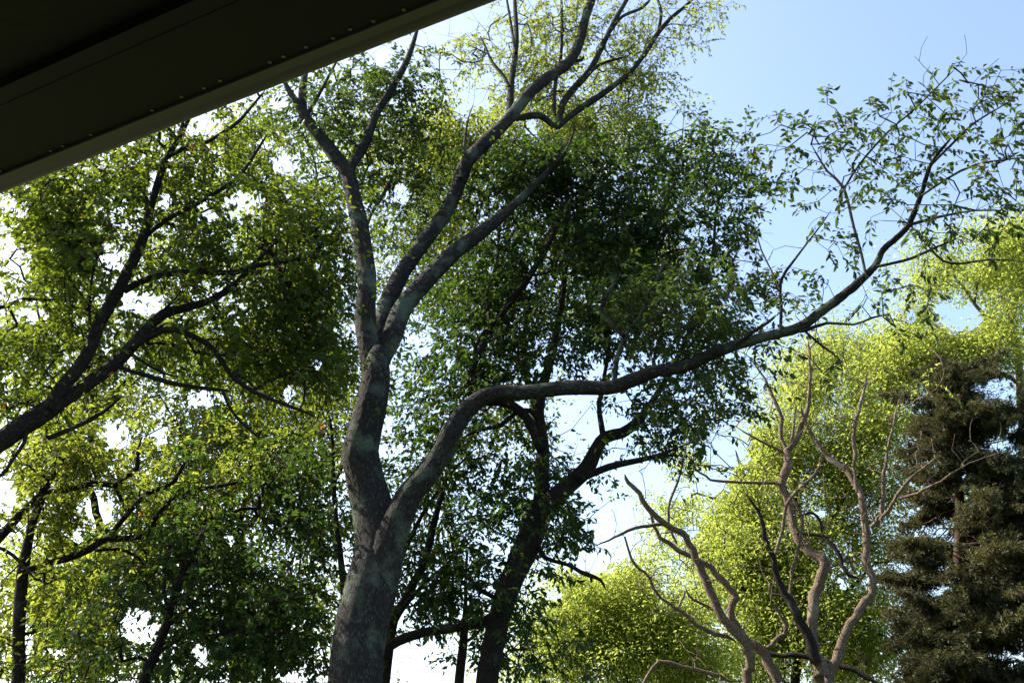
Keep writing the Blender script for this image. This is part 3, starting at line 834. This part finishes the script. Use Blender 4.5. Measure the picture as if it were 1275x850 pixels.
DF = 22.0
tree_f, pf_ = plant('bare_limbed_tree', 'sparsely leaved tree with two pale crossing stems at the lower right', 'tree', [
    ('trunk', [(931, 852, 12.3), (934, 835, 12.3), (934, 815, 11.4), (927, 803, 11.4), (917, 790, 11.4), (904, 775, 10.6), (893, 756, 10.6), (880, 723, 10.6), (867, 696, 9.7), (858, 676, 8.8), (849, 664, 7.9), (828, 651, 7.9), (808, 633, 7.0), (795, 613, 6.2), (782, 601, 5.3), (778, 590, 3.5)], DF, DF - .6),
    ('limb', [(968, 852, 13.2), (961, 832, 13.2), (953, 813, 12.3), (944, 805, 12.3), (933, 798, 10.6), (921, 786, 10.6), (913, 769, 9.7), (911, 758, 8.8), (914, 745, 9.7), (908, 733, 8.8), (897, 722, 8.8), (885, 707, 7.0), (866, 694, 6.2), (845, 683, 6.2), (822, 669, 5.3), (815, 655, 4.4), (811, 640, 3.5)], DF + .3, DF + .1),
    ('branch', [(826, 653, 4.4), (808, 654, 4.4), (790, 656, 4.4), (772, 664, 3.5), (758, 672, 2.6), (740, 680, 1.8)], DF - .4, DF - .6),
    ('branch', [(842, 676, 3.5), (834, 652, 3.5), (832, 636, 3.5), (840, 610, 3.5), (850, 578, 2.6), (856, 550, 1.8)], DF, DF - .2),
    ('branch', [(778, 668, 2.6), (786, 695, 3.5), (796, 708, 3.5), (808, 719, 3.5), (822, 743, 3.5), (836, 752, 3.5), (850, 762, 4.4), (880, 785, 5.3), (915, 797, 5.3)], DF - .4, DF),
    ('branch', [(955, 808, 6.2), (964, 797, 6.2), (977, 787, 6.2), (979, 778, 5.3), (973, 767, 4.4), (968, 757, 3.5), (960, 751, 2.6)], DF + .3, DF + .2),
    ('branch', [(800, 852, 4.4), (808, 838, 4.4), (822, 824, 5.3), (850, 830, 5.3), (880, 836, 5.3), (912, 848, 5.3)], DF - .5, DF - .2),
    ('branch', [(890, 760, 3.5), (872, 750, 3.5), (858, 742, 2.6), (853, 730, 1.8)], DF, DF - .3),
    ('branch', [(845, 755, 3.5), (852, 742, 2.6), (852, 735, 1.8)], DF - .2, DF - .2),
], DF, BARK_PALE, None, True, 0.35)
DG = 22.0
tree_g, pg_ = plant('twisted_tree', 'twisted multi stemmed pale tree with nearly bare winding limbs in front of the conifer', 'tree', [
    ('trunk', [(1027, 855, 23.8), (1026, 842, 22.9), (1021, 828, 19.4), (1016, 812, 16.7)], DG, DG),
    ('limb', [(1018, 825, 15.0), (1009, 800, 13.2), (997, 773, 11.4), (987, 753, 10.6), (977, 739, 9.7), (968, 718, 7.9), (963, 699, 7.0), (958, 682, 6.2), (953, 669, 6.2), (948, 650, 5.3), (943, 636, 4.4), (937, 625, 3.5), (930, 615, 2.6)], DG - .2, DG - .5, BARK_BACK),
    ('limb', [(1015, 812, 13.2), (1013, 790, 13.2), (1012, 765, 13.2), (1016, 740, 13.2), (1022, 716, 12.3), (1027, 701, 13.2), (1018, 692, 12.3), (1006, 685, 11.4), (996, 671, 11.4), (989, 657, 10.6), (984, 633, 10.6), (978, 617, 9.7), (972, 603, 9.7), (977, 589, 10.6), (984, 574, 10.6), (982, 562, 7.9), (992, 545, 7.9), (1002, 520, 6.2), (1008, 490, 4.4), (1009, 458, 3.5), (1007, 426, 2.6)], DG + .2, DG + .8),
    ('limb', [(1030, 846, 14.1), (1036, 830, 13.2), (1047, 810, 12.3), (1054, 786, 11.4), (1063, 770, 10.6), (1077, 752, 10.6), (1085, 735, 9.7), (1086, 722, 9.7), (1080, 704, 9.7), (1078, 685, 8.8), (1080, 660, 9.7), (1075, 640, 8.8), (1071, 617, 7.9), (1063, 600, 7.9), (1052, 584, 7.0), (1040, 575, 7.0), (1027, 565, 6.2), (1014, 546, 5.3), (1004, 530, 4.4), (996, 505, 2.6)], DG, DG + .6),
    ('branch', [(1082, 656, 5.3), (1090, 650, 6.2), (1097, 641, 5.3), (1099, 620, 5.3), (1100, 600, 4.4), (1103, 580, 4.4), (1105, 562, 3.5), (1112, 530, 2.6), (1118, 500, 1.8)], DG, DG - .4),
    ('branch', [(1095, 646, 4.4), (1105, 636, 4.4), (1113, 622, 4.4), (1122, 610, 3.5), (1133, 596, 3.5), (1150, 583, 2.6), (1165, 570, 1.8)], DG - .2, DG - .5),
    ('branch', [(1115, 620, 2.6), (1132, 618, 3.5), (1150, 609, 3.5), (1172, 598, 2.6), (1197, 582, 1.8)], DG - .3, DG - .8),
    ('branch', [(1068, 612, 4.4), (1064, 590, 4.4), (1065, 566, 5.3), (1063, 545, 5.3), (1066, 525, 5.3), (1070, 510, 4.4), (1075, 490, 3.5), (1078, 468, 2.6)], DG + .2, DG + .5),
    ('branch', [(963, 694, 4.4), (970, 672, 4.4), (977, 649, 4.4), (980, 628, 4.4), (992, 612, 4.4), (1010, 596, 4.4), (1020, 580, 3.5), (1023, 562, 2.6)], DG - .2, DG - .1),
    ('branch', [(983, 742, 4.4), (985, 722, 3.5), (988, 705, 4.4), (993, 688, 3.5), (997, 668, 3.5), (998, 643, 3.5), (990, 626, 2.6), (985, 612, 1.8)], DG - .2, DG - .1),
    ('branch', [(992, 664, 2.6), (1005, 664, 3.5), (1023, 667, 5.3), (1033, 674, 5.3), (1042, 688, 5.3), (1050, 704, 5.3), (1058, 715, 4.4), (1072, 721, 2.6)], DG + .1, DG - .1, BARK_BACK),
    ('branch', [(996, 641, 2.6), (1008, 639, 3.5), (1017, 642, 3.5), (1022, 652, 3.5), (1024, 666, 2.6)], DG, DG, BARK_BACK),
    ('branch', [(972, 602, 4.4), (950, 601, 4.4), (920, 599, 3.5), (893, 599, 3.5), (878, 592, 2.6), (866, 584, 2.6), (862, 566, 1.8)], DG + .5, DG + .2),
    ('branch', [(981, 566, 5.3), (972, 545, 5.3), (973, 523, 5.3), (964, 495, 4.4), (953, 473, 3.5), (937, 450, 1.8)], DG + .6, DG + .6),
    ('branch', [(974, 562, 3.5), (960, 556, 3.5), (940, 545, 2.6), (917, 531, 1.8)], DG + .6, DG + .4),
    ('branch', [(984, 560, 3.5), (988, 535, 3.5), (990, 515, 2.6), (993, 498, 1.8)], DG + .6, DG + .8),
    ('branch', [(1046, 703, 2.6), (1055, 692, 3.5), (1060, 702, 2.6), (1064, 714, 2.6)], DG, DG),
    ('branch', [(950, 812, 5.3), (975, 815, 6.2), (1003, 817, 7.0), (1037, 824, 7.0), (1063, 833, 7.0), (1092, 850, 7.9)], DG + .8, DG + .5, BARK_BACK),
], DG, BARK_PALE, None, True, 0.35)

DJ = 30.0
tree_j, pj_ = plant('tall_light_tree', 'tall bright yellow green tree at the right edge rising above the conifer', 'tree', [
    ('trunk', [(1284, 860, 14), (1280, 700, 13), (1276, 600, 12), (1273, 520, 11), (1270, 470, 9), (1265, 430, 8), (1258, 405, 8), (1263, 380, 7), (1269, 355, 6), (1273, 325, 5), (1275, 300, 3)], DJ, DJ + .5),
    ('limb', [(1259, 412, 6), (1247, 405, 6), (1233, 398, 5), (1222, 388, 5), (1213, 378, 4), (1203, 362, 3), (1190, 345, 2)], DJ + .3, DJ - .5),
    ('branch', [(1258, 400, 4), (1252, 375, 3), (1240, 340, 2)], DJ + .4, DJ + .8),
    ('branch', [(1272, 480, 5), (1248, 465, 5), (1225, 470, 4), (1195, 478, 3)], DJ + .2, DJ - .8),
], DJ, BARK_PALE, None, False)
tree_i, pi_ = plant('broad_light_tree', 'broad bright green sunlit tree behind the pale twisted stems', 'tree', [
    ('trunk', [(990, 855, 12), (998, 800, 11), (992, 750, 10), (1004, 700, 9), (1000, 660, 8), (990, 610, 7), (1004, 550, 6), (1015, 480, 4)], 31, 31.5),
    ('limb', [(1002, 720, 7), (960, 660, 6), (930, 600, 4), (915, 560, 3)], 31, 30.5),
    ('limb', [(1003, 690, 7), (1040, 640, 6), (1075, 570, 4), (1110, 500, 3)], 31, 31.5),
    ('branch', [(1002, 760, 6), (1050, 740, 5), (1090, 700, 3)], 31, 30),
    ('branch', [(1001, 770, 6), (950, 750, 5), (910, 720, 3)], 31, 30),
], 31, BARK_BACK, None, False, 0.3)
tree_h, ph_ = plant('round_light_tree', 'low rounded yellow green tree in full sun between the dark trunk and the pale stems', 'tree', [
    ('trunk', [(765, 862, 11), (766, 830, 10), (768, 800, 8), (772, 770, 6), (778, 735, 4)], 27, 27.2),
    ('limb', [(766, 835, 5), (740, 800, 5), (720, 770, 4), (700, 745, 3)], 27, 26.6),
    ('limb', [(767, 820, 5), (800, 790, 5), (830, 760, 4), (850, 735, 3)], 27, 26.6),
    ('branch', [(768, 805, 3), (757, 780, 3), (748, 750, 2)], 27, 26.4),
    ('branch', [(768, 840, 4), (820, 820, 4), (860, 805, 3)], 27, 26.5),
], 27, BARK_BACK, None, False, 0.3)
tree_p, pp_ = plant('tall_pale_tree', 'tall airy tree with pale sunlit leaves far behind the top of the big tree', 'tree', [
    ('trunk', [(600, 862, 13), (618, 780, 12), (645, 715, 12), (668, 650, 11), (676, 580, 10), (668, 520, 9), (652, 440, 8), (655, 380, 7), (634, 310, 6), (630, 250, 5), (612, 180, 3)], 18, 18),
    ('limb', [(642, 380, 5), (600, 300, 4), (560, 230, 3), (540, 190, 2)], 18, 17.6),
    ('limb', [(640, 350, 5), (690, 290, 4), (740, 220, 3), (790, 160, 2)], 18, 18.3),
], 18, BARK_BACK, None, False, 0.3)
tree_l, pl_ = plant('hazy_left_tree', 'pale green tree seen through the gaps behind the forked limbs at the left', 'tree', [
    ('trunk', [(112, 860, 12), (120, 800, 11), (112, 745, 10), (126, 690, 10), (121, 640, 9), (108, 580, 8), (118, 520, 7), (112, 460, 6), (130, 400, 5), (140, 330, 3)], 21, 21),
    ('limb', [(124, 600, 6), (80, 500, 5), (50, 400, 3), (40, 320, 2)], 21, 21.5),
    ('limb', [(125, 520, 6), (190, 430, 5), (240, 350, 3), (280, 280, 2)], 21, 20.5),
    ('branch', [(125, 700, 6), (70, 660, 5), (30, 620, 3)], 21, 20),
], 21, BARK_BACK, None, False, 0.3)
tree_q, pq_ = plant('sunny_left_tree', 'yellow green tree glowing in the sun behind the small vase shaped tree', 'tree', [
    ('trunk', [(290, 860, 11), (298, 800, 10), (288, 745, 9), (302, 690, 8), (300, 640, 7), (316, 590, 6), (312, 540, 5), (330, 470, 4), (340, 400, 2)], 19, 19.4),
    ('limb', [(303, 720, 7), (260, 640, 5), (230, 560, 4), (220, 520, 2)], 19, 18.6),
    ('limb', [(306, 660, 6), (360, 590, 5), (400, 520, 3)], 19, 19.5),
    ('branch', [(302, 780, 6), (350, 740, 5), (390, 700, 3)], 19, 18.5),
], 19, BARK_BACK, None, False, 0.3)

# conifer -----------------------------------------------------------------
DK = 26.0
pk0 = at(np.array([1193.0]), np.array([855.0]), DK)[0]
tree_k = thing('conifer', 'dark brownish green conifer with drooping tufted boughs at the lower right', 'tree', (float(pk0[0]), float(pk0[1]), 0.0))
kp, kr = make_limb('trunk', [(1193, 860, 18), (1194, 760, 16), (1195, 660, 12), (1192, 560, 8), (1186, 490, 5), (1182, 455, 2)], DK, DK, tree_k, BARK_CONI, ground=True, keep=False)

# ------------------------------------------------------------------ trees: leaves
SPR = [(928,160),(970,142),(970,180),(1000,152),(1030,130),(1020,155),(1045,155),(1060,160),(1080,150),(1090,130),(1095,145),(1095,170),(1115,190),(1130,115),(1118,180),(1155,110),(1145,125),(1170,120),(1185,82),(1160,150),(1195,100),(1218,105),(1240,95),(1258,87),(1215,130),(1250,120),(1240,140),(1245,160),(1260,135),(1270,165),(1265,200),(1225,175),(1200,200),(1210,150),(1180,165),(1150,160),(1130,170),(1110,165),(930,190),(935,210),(940,235),(960,250),(985,185),(990,205),(990,220),(1000,235),(1020,180),(1015,200),(1030,170),(1055,180),(1065,215),(1085,205),(1080,230),(1090,200),(1110,190),(1140,200),(1120,230),(1130,255),(1170,215),(1160,235),(1165,260),(1195,240),(1200,270),(1215,220),(1225,240),(1230,260),(1250,235),(1255,270),(1260,210),(1265,250),(1020,250),(1025,270),(1055,230),(1065,260),(1100,240),(1110,260),(905,315),(940,313),(955,340),(985,365),(1000,375),(1015,300),(1040,300),(1060,300),(1050,320),(1075,340),(1110,350),(1115,360),(1020,350),(1080,370),(1100,395),(1120,400),(1135,415),(1150,400),(1155,380),(1140,290),(1165,290),(1155,320),(1190,290),(1205,285),(1230,280),(1150,300),(1000,390),(1020,395),(975,440),(955,460),(985,435),(950,380),(960,400),(945,350),(1025,465),
       (1272,185),(1240,205),(1255,180),(1190,130),(1175,140),(1225,120),(1180,185),(1150,180),(1175,275),(1215,245),(1140,235),(1235,225),(1245,255),(1185,255),(1130,215),(1095,218),(1145,270),(1120,275),(1210,300),(1100,365),(1045,180),(1070,185),(1040,140),(1110,140),(1142,142),(955,180),(1005,165),(985,160)]
sp_ = np.array(SPR, float)
sp_pts = at(sp_[:, 0], sp_[:, 1], DM - 1.3 + rng.normal(0, 0.45, len(sp_)) - 0.2 * (sp_[:, 0] - 1000) / 250)
extra_ = sp_pts + rng.normal(0, .10, sp_pts.shape)
NL = 0
D_cl = [(470, 90, 60, 40, 123, 13.8, .6), (520, 130, 40, 50, 78, 14.0, .6), (540, 200, 40, 60, 101, 14.6, .6), (405, 150, 60, 60, 291, 13.4, 1.0), (465, 110, 65, 55, 277, 13.8, 1.0), (360, 190, 60, 60, 175, 13.6, .8), (500, 200, 50, 70, 189, 14.0, .8), (420, 300, 60, 70, 175, 13.4, .7),
        (560, 240, 50, 50, 102, 14.3, .6), (640, 225, 70, 50, 189, 14.4, .5), (700, 200, 60, 40, 131, 14.5, .5),
        (800, 400, 60, 60, 116, 11.6, .6), (870, 400, 50, 50, 110, 11.5, .6), (905, 360, 35, 60, 87, 11.4, .6), (905, 460, 40, 40, 47, 11.2, .5), (760, 380, 50, 40, 58, 11.7, .5),
        (870, 510, 50, 35, 35, 11.6, .4)]
NL += foliate(tree_d, pd_, np.vstack([sp_pts, extra_, sample(D_cl, DM, 1)]), LEAF_D, BARK_DARK, leaf=.092, wid=.42, K=13, spray=.29, r0=.0030, step=.22, pick=300)
T_cl = [(570, 80, 40, 40, 40), (540, 110, 30, 30, 30), (620, 20, 40, 30, 50), (720, 130, 60, 25, 110), (800, 130, 40, 25, 60), (600, 60, 50, 50, 99), (650, 55, 40, 60, 148), (690, 40, 45, 50, 186), (740, 60, 50, 55, 247), (790, 60, 45, 50, 209), (840, 25, 40, 25, 137), (700, 100, 50, 30, 148), (780, 110, 50, 30, 186), (660, 110, 30, 40, 87), (885, 5, 12, 10, 19), (860, 60, 20, 20, 19), (740, 20, 40, 25, 99)]
# upper sprays of the great tree: smaller leaves, sunlight painted in as paler green
NL += foliate(tree_d, pd_[9:20], sample(T_cl, DM + 4.6, .9), LEAF_T, BARK_DARK, leaf=.082, wid=.46, K=10, spray=.34, r0=.0030, step=.25)

E_cl = [(862, 178, 18, 14, 18), (896, 195, 16, 18, 18), (925, 245, 16, 18, 19), (938, 300, 14, 20, 18), (942, 360, 14, 18, 14), (830, 175, 22, 14, 16), (915, 410, 20, 20, 19), (905, 470, 22, 20, 19), (880, 540, 26, 16, 13), (720, 655, 26, 24, 21), (745, 640, 16, 22, 10), (700, 690, 22, 20, 11), (650, 230, 80, 55, 245), (720, 210, 80, 60, 291), (730, 290, 90, 70, 421), (640, 320, 80, 80, 291), (600, 400, 70, 80, 210), (690, 390, 90, 70, 350), (790, 330, 70, 80, 281), (850, 250, 55, 70, 198), (890, 240, 40, 55, 94),
        (905, 320, 35, 60, 99), (870, 370, 60, 60, 152), (780, 420, 70, 50, 152), (560, 460, 60, 70, 152), (620, 470, 60, 40, 94), (540, 540, 50, 60, 129), (860, 470, 60, 50, 112), (820, 530, 60, 40, 82), (900, 500, 30, 40, 26), (870, 190, 25, 25, 26), (800, 220, 40, 60, 94),
        (600, 600, 70, 60, 176), (640, 650, 60, 60, 141), (590, 690, 60, 50, 129), (700, 640, 40, 50, 65), (730, 640, 25, 30, 21), (560, 740, 50, 50, 82), (625, 790, 50, 50, 65), (770, 560, 50, 30, 53), (845, 545, 35, 25, 28), (700, 560, 40, 50, 58), (520, 610, 35, 60, 70), (660, 740, 30, 40, 35), (690, 810, 50, 30, 29)]
NL += foliate(tree_e, pe_, sample(E_cl, DE + .5, 1.2), LEAF_E, BARK_BACK, leaf=.108, wid=.46, K=13, spray=.34, r0=.0032, step=.26)
NL += foliate(tree_u, pu_, sample([(540, 660, 60, 90, 122), (510, 740, 30, 60, 61), (580, 590, 50, 50, 68), (540, 790, 60, 30, 30)], DU, .9), LEAF_E, BARK_BACK, leaf=.10, spray=.38, K=10)
NL += foliate(tree_s, ps_, sample([(580, 730, 40, 50, 40), (590, 790, 40, 40, 26)], 17, .6), LEAF_E, BARK_BACK, leaf=.10, spray=.36, K=9)
NL += foliate(tree_n, pn_, sample([(395, 570, 40, 80, 176), (390, 660, 45, 60, 122), (385, 760, 50, 50, 94), (420, 520, 40, 50, 94), (370, 800, 50, 40, 54), (415, 720, 20, 60, 54)], DN, .9), LEAF_A, BARK_BACK, leaf=.095, spray=.36, K=10)

A_cl = [(-130, 330, 110, 110, 160), (-330, 260, 140, 140, 160), (-120, 120, 120, 100, 135), (110, 20, 120, 90, 135), (290, -40, 100, 90, 111), (-260, 20, 140, 120, 135), (60, -140, 160, 90, 123), (90, 240, 80, 45, 258), (140, 225, 60, 50, 258), (60, 300, 70, 50, 181), (130, 290, 60, 45, 137), (40, 370, 60, 50, 137), (90, 400, 60, 50, 166), (40, 440, 60, 50, 181), (100, 450, 60, 40, 91), (230, 220, 60, 60, 181), (290, 190, 60, 60, 181), (330, 240, 60, 60, 197),  # leading clumps lie out of view, added to cast shade on the crowns
        (260, 310, 80, 45, 258), (330, 310, 70, 60, 302), (370, 360, 70, 70, 363), (300, 400, 60, 50, 197), (250, 430, 50, 35, 91), (340, 450, 60, 50, 197), (400, 430, 50, 60, 197), (30, 500, 40, 40, 60), (210, 160, 40, 30, 60), (380, 270, 60, 60, 212), (210, 340, 40, 30, 53), (395, 380, 45, 60, 137)]
NL += foliate(tree_a, pa_, sample(A_cl, DA + .7, 1.0), LEAF_A, BARK_BACK, leaf=.086, wid=.46, K=13, spray=.30, r0=.0026, step=.2)
B_cl = [(60, 590, 40, 50, 190), (85, 640, 35, 50, 209), (70, 560, 50, 40, 133), (20, 640, 40, 50, 76), (110, 730, 60, 40, 152), (40, 740, 50, 50, 114), (60, 800, 60, 40, 114), (170, 640, 60, 40, 76), (240, 590, 60, 40, 133), (130, 560, 60, 40, 114), (10, 790, 40, 50, 76), (280, 580, 50, 40, 114)]
NL += foliate(tree_b, pb_, sample(B_cl, DB - .2, .9), LEAF_B, BARK_BACK, leaf=.095, spray=.32, K=12, tone=-.05)
C_cl = [(270, 760, 70, 60, 194), (330, 650, 70, 70, 245), (350, 720, 60, 60, 207), (260, 660, 60, 50, 129), (200, 680, 50, 50, 90), (140, 790, 60, 40, 103), (230, 820, 80, 35, 142), (330, 800, 60, 40, 142), (180, 730, 50, 40, 78), (290, 590, 60, 40, 103), (360, 600, 40, 50, 103), (80, 830, 50, 25, 52)]
NL += foliate(tree_c, pc_, sample(C_cl, DC, .9), LEAF_E, BARK_BACK, leaf=.095, spray=.32, K=13)

# farther, sunlit crowns
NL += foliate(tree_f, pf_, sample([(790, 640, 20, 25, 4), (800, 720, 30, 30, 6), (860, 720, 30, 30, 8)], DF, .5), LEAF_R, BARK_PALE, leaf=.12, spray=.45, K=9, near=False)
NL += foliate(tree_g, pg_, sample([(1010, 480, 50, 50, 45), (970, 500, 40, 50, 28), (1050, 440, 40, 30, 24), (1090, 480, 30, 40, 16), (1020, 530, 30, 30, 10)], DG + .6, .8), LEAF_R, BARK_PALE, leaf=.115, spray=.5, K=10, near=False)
FK = (9, (0.75, 0.24), 1.9, 0.02)
far = dict(style='tuft', near=False, twig_sides=3, step=.6)
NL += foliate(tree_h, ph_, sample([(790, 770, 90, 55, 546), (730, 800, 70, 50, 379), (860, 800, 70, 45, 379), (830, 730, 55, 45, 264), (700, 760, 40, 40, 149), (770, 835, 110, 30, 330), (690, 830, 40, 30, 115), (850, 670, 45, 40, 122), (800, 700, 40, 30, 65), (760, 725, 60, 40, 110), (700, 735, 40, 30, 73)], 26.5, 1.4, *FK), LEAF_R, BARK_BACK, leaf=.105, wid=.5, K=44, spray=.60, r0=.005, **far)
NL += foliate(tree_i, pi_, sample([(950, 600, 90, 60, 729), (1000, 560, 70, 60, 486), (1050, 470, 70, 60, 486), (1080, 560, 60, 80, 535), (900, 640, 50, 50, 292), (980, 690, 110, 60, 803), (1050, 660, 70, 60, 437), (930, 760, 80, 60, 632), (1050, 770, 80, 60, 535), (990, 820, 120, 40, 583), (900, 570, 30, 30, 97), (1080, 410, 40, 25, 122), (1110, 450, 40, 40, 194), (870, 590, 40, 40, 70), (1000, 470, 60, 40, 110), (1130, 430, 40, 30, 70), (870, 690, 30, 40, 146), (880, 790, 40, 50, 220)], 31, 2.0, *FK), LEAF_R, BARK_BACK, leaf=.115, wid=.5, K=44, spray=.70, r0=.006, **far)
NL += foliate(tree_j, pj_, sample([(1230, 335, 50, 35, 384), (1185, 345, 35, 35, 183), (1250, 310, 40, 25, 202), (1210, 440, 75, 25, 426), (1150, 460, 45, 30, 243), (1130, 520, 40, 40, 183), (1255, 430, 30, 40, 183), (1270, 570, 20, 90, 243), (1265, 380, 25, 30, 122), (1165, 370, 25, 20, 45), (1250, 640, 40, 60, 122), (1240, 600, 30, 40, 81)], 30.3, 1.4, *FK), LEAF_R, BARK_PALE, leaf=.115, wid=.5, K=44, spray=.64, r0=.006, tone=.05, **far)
NL += foliate(tree_p, pp_, sample([(560, 180, 50, 45, 229), (600, 210, 50, 40, 192), (540, 270, 40, 50, 159), (660, 150, 50, 25, 105), (720, 165, 60, 25, 159), (780, 170, 50, 35, 159), (830, 230, 50, 60, 159), (700, 330, 120, 90, 456), (840, 340, 60, 80, 192), (600, 350, 80, 90, 263), (620, 520, 100, 60, 211), (560, 620, 70, 80, 140), (520, 330, 30, 60, 105), (620, 800, 60, 50, 88), (580, 150, 40, 40, 150)], 18, 1.2, 6, (0.42, 0.16), 1.4, -0.12), LEAF_B, BARK_BACK, leaf=.10, wid=.5, K=24, spray=.48, r0=.005, tone=.1, **far)
NL += foliate(tree_l, pl_, sample([(60, 290, 70, 60, 310), (130, 330, 60, 60, 200), (60, 400, 70, 60, 273), (230, 430, 70, 50, 273), (150, 500, 80, 50, 219), (60, 520, 60, 60, 165), (60, 720, 70, 60, 273), (100, 600, 70, 60, 146), (220, 240, 60, 50, 127), (300, 190, 60, 50, 146), (110, 800, 100, 45, 273), (30, 800, 40, 50, 109), (320, 300, 60, 60, 127)], 21, 1.6, 6, (0.55, 0.2), 1.7, -0.12), LEAF_B, BARK_BACK, leaf=.12, wid=.5, K=24, spray=.56, r0=.005, tone=.08, **far)
NL += foliate(tree_q, pq_, sample([(280, 540, 80, 55, 351), (220, 520, 60, 40, 176), (350, 550, 60, 50, 216), (330, 620, 70, 50, 189), (240, 620, 60, 50, 148), (200, 690, 70, 50, 148), (300, 720, 80, 60, 216), (390, 640, 40, 70, 108), (380, 780, 60, 50, 148), (250, 800, 90, 45, 202), (400, 480, 50, 60, 148), (160, 740, 60, 50, 108), (370, 440, 50, 50, 108), (400, 330, 60, 80, 176), (430, 190, 70, 80, 162)], 19, 1.4, 6, (0.55, 0.2), 1.7, -0.12), LEAF_B, BARK_BACK, leaf=.12, wid=.5, K=24, spray=.54, r0=.005, tone=.05, **far)

bare_twigs(tree_f, pf_, 150, 1.1, BARK_PALE, .0065)
bare_twigs(tree_g, pg_, 420, 1.3, BARK_PALE, .0065)
bare_twigs(tree_d, pd_[10:36], 160, .55, BARK_DARK, .003)

# conifer boughs -------------------------------------------------------------
bough_pts, needles_p, needles_d = [], [], []
kz0, kz1 = 1.2, kp[-1, 2]
A0, A1, RA = [], [], []
nb = 385
for b in range(nb):
    f = ((b + rng.random()) / 330) if b < 330 else rng.random() * .9
    z = kz0 + (kz1 - kz0) * f
    c = np.array([np.interp(z, kp[:, 2], kp[:, 0]), np.interp(z, kp[:, 2], kp[:, 1]), z])
    a = rng.uniform(0, 6.283)
    h = np.array([math.cos(a), math.sin(a), 0])
    R = (3.3 * (1 - f) ** 0.40 + 0.15) * (rng.uniform(0.45, 1.12) if b < 330 else rng.uniform(.22, .45)) * (1.0 + .38 * h[0] * (f < .9))
    tilt = rng.normal(0.02, .20) + .35 * max(0, f - .6)
    n_ = max(4, int(R / .2))
    prev = c
    for k in range(1, n_ + 1):
        s = k / n_
        q = c + h * R * s + np.array([0, 0, R * (tilt * s - 0.30 * s * s + 0.26 * s ** 3)]) + rng.normal(0, .03, 3)
        A0.append(prev); A1.append(q); RA.append(.030 * (1 - .8 * s))
        if s > .15 and patchy(q[None], 1.3)[0] > -.55:
            for sd in (-1, 1, 0):
                for rep in range(2):
                    ln = R * .30 * (1.2 - s) * rng.uniform(.4, 1.3) + .14
                    hv = h * rng.uniform(.3, 1.0) + sd * np.array([-h[1], h[0], 0]) + np.array([0, 0, rng.uniform(-.55, .35)])
                    hv /= np.linalg.norm(hv)
                    e = q + hv * ln
                    A0.append(q); A1.append(e); RA.append(.008)
                    # each twig ends in a few rounded tufts
                    for u in np.arange(.25, 1.05, .16 / ln):
                        m = 15
                        cc = q + (e - q) * min(u, 1) + rng.normal(0, .03, 3)
                        dd_ = unit(rng.normal(0, 1, (m, 3)) + hv * .9)
                        needles_p.append(cc + dd_ * rng.uniform(.0, .05, (m, 1)))
                        needles_d.append(dd_)
        prev = q
A0, A1, RA = np.array(A0), np.array(A1), np.array(RA)
t_ = unit(A1 - A0); u_ = unit(np.cross(t_, np.array([.3, -.9, .2]))); w_ = np.cross(t_, u_)
th = np.arange(3) * 2 * math.pi / 3
rg = (np.cos(th)[None, :, None] * u_[:, None] + np.sin(th)[None, :, None] * w_[:, None]) * RA[:, None, None]
vv = np.concatenate([A0[:, None] + rg, A1[:, None] + rg * .7], 1).reshape(-1, 3)
b0 = (np.arange(len(A0)) * 6)[:, None]; jj = np.arange(3)[None]
qq = np.stack([b0 + jj, b0 + (jj + 1) % 3, b0 + 3 + (jj + 1) % 3, b0 + 3 + jj], -1).reshape(-1, 4)
o = link('boughs', mesh_np('boughs', vv - np.array(tree_k.location), qq, True, {'bark': ('FLOAT_VECTOR', vv)}), tree_k, BARK_CONI)
o['kind'] = 'stuff'
npx = np.vstack(needles_p); ndx = np.vstack(needles_d)
k = keep_mask(npx)
npx, ndx = npx[k], ndx[k]
m = len(npx)
v, f, kk = leaf_arrays(npx - np.array(tree_k.location), ndx, np.array([0, 0, 1.0]) + rng.normal(0, .8, (m, 3)), rng.uniform(.06, .13, m), rng.uniform(.020, .034, m), False)
o = link('needles', mesh_np('needles', v, f, False, {'tone': ('FLOAT', np.repeat(np.clip(.5 + .3 * patchy(npx, 1.6) + rng.normal(0, .15, m), 0, .97), kk))}), tree_k, NEEDLE)
o['kind'] = 'stuff'
print('LEAVES', NL, 'needles', m, 'tris', sum(len(o.data.loop_triangles) or sum(len(p.vertices) - 2 for p in o.data.polygons[:0]) for o in SC.objects if o.type == 'MESH'), 'loops', sum(len(o.data.loops) for o in SC.objects if o.type == 'MESH'))
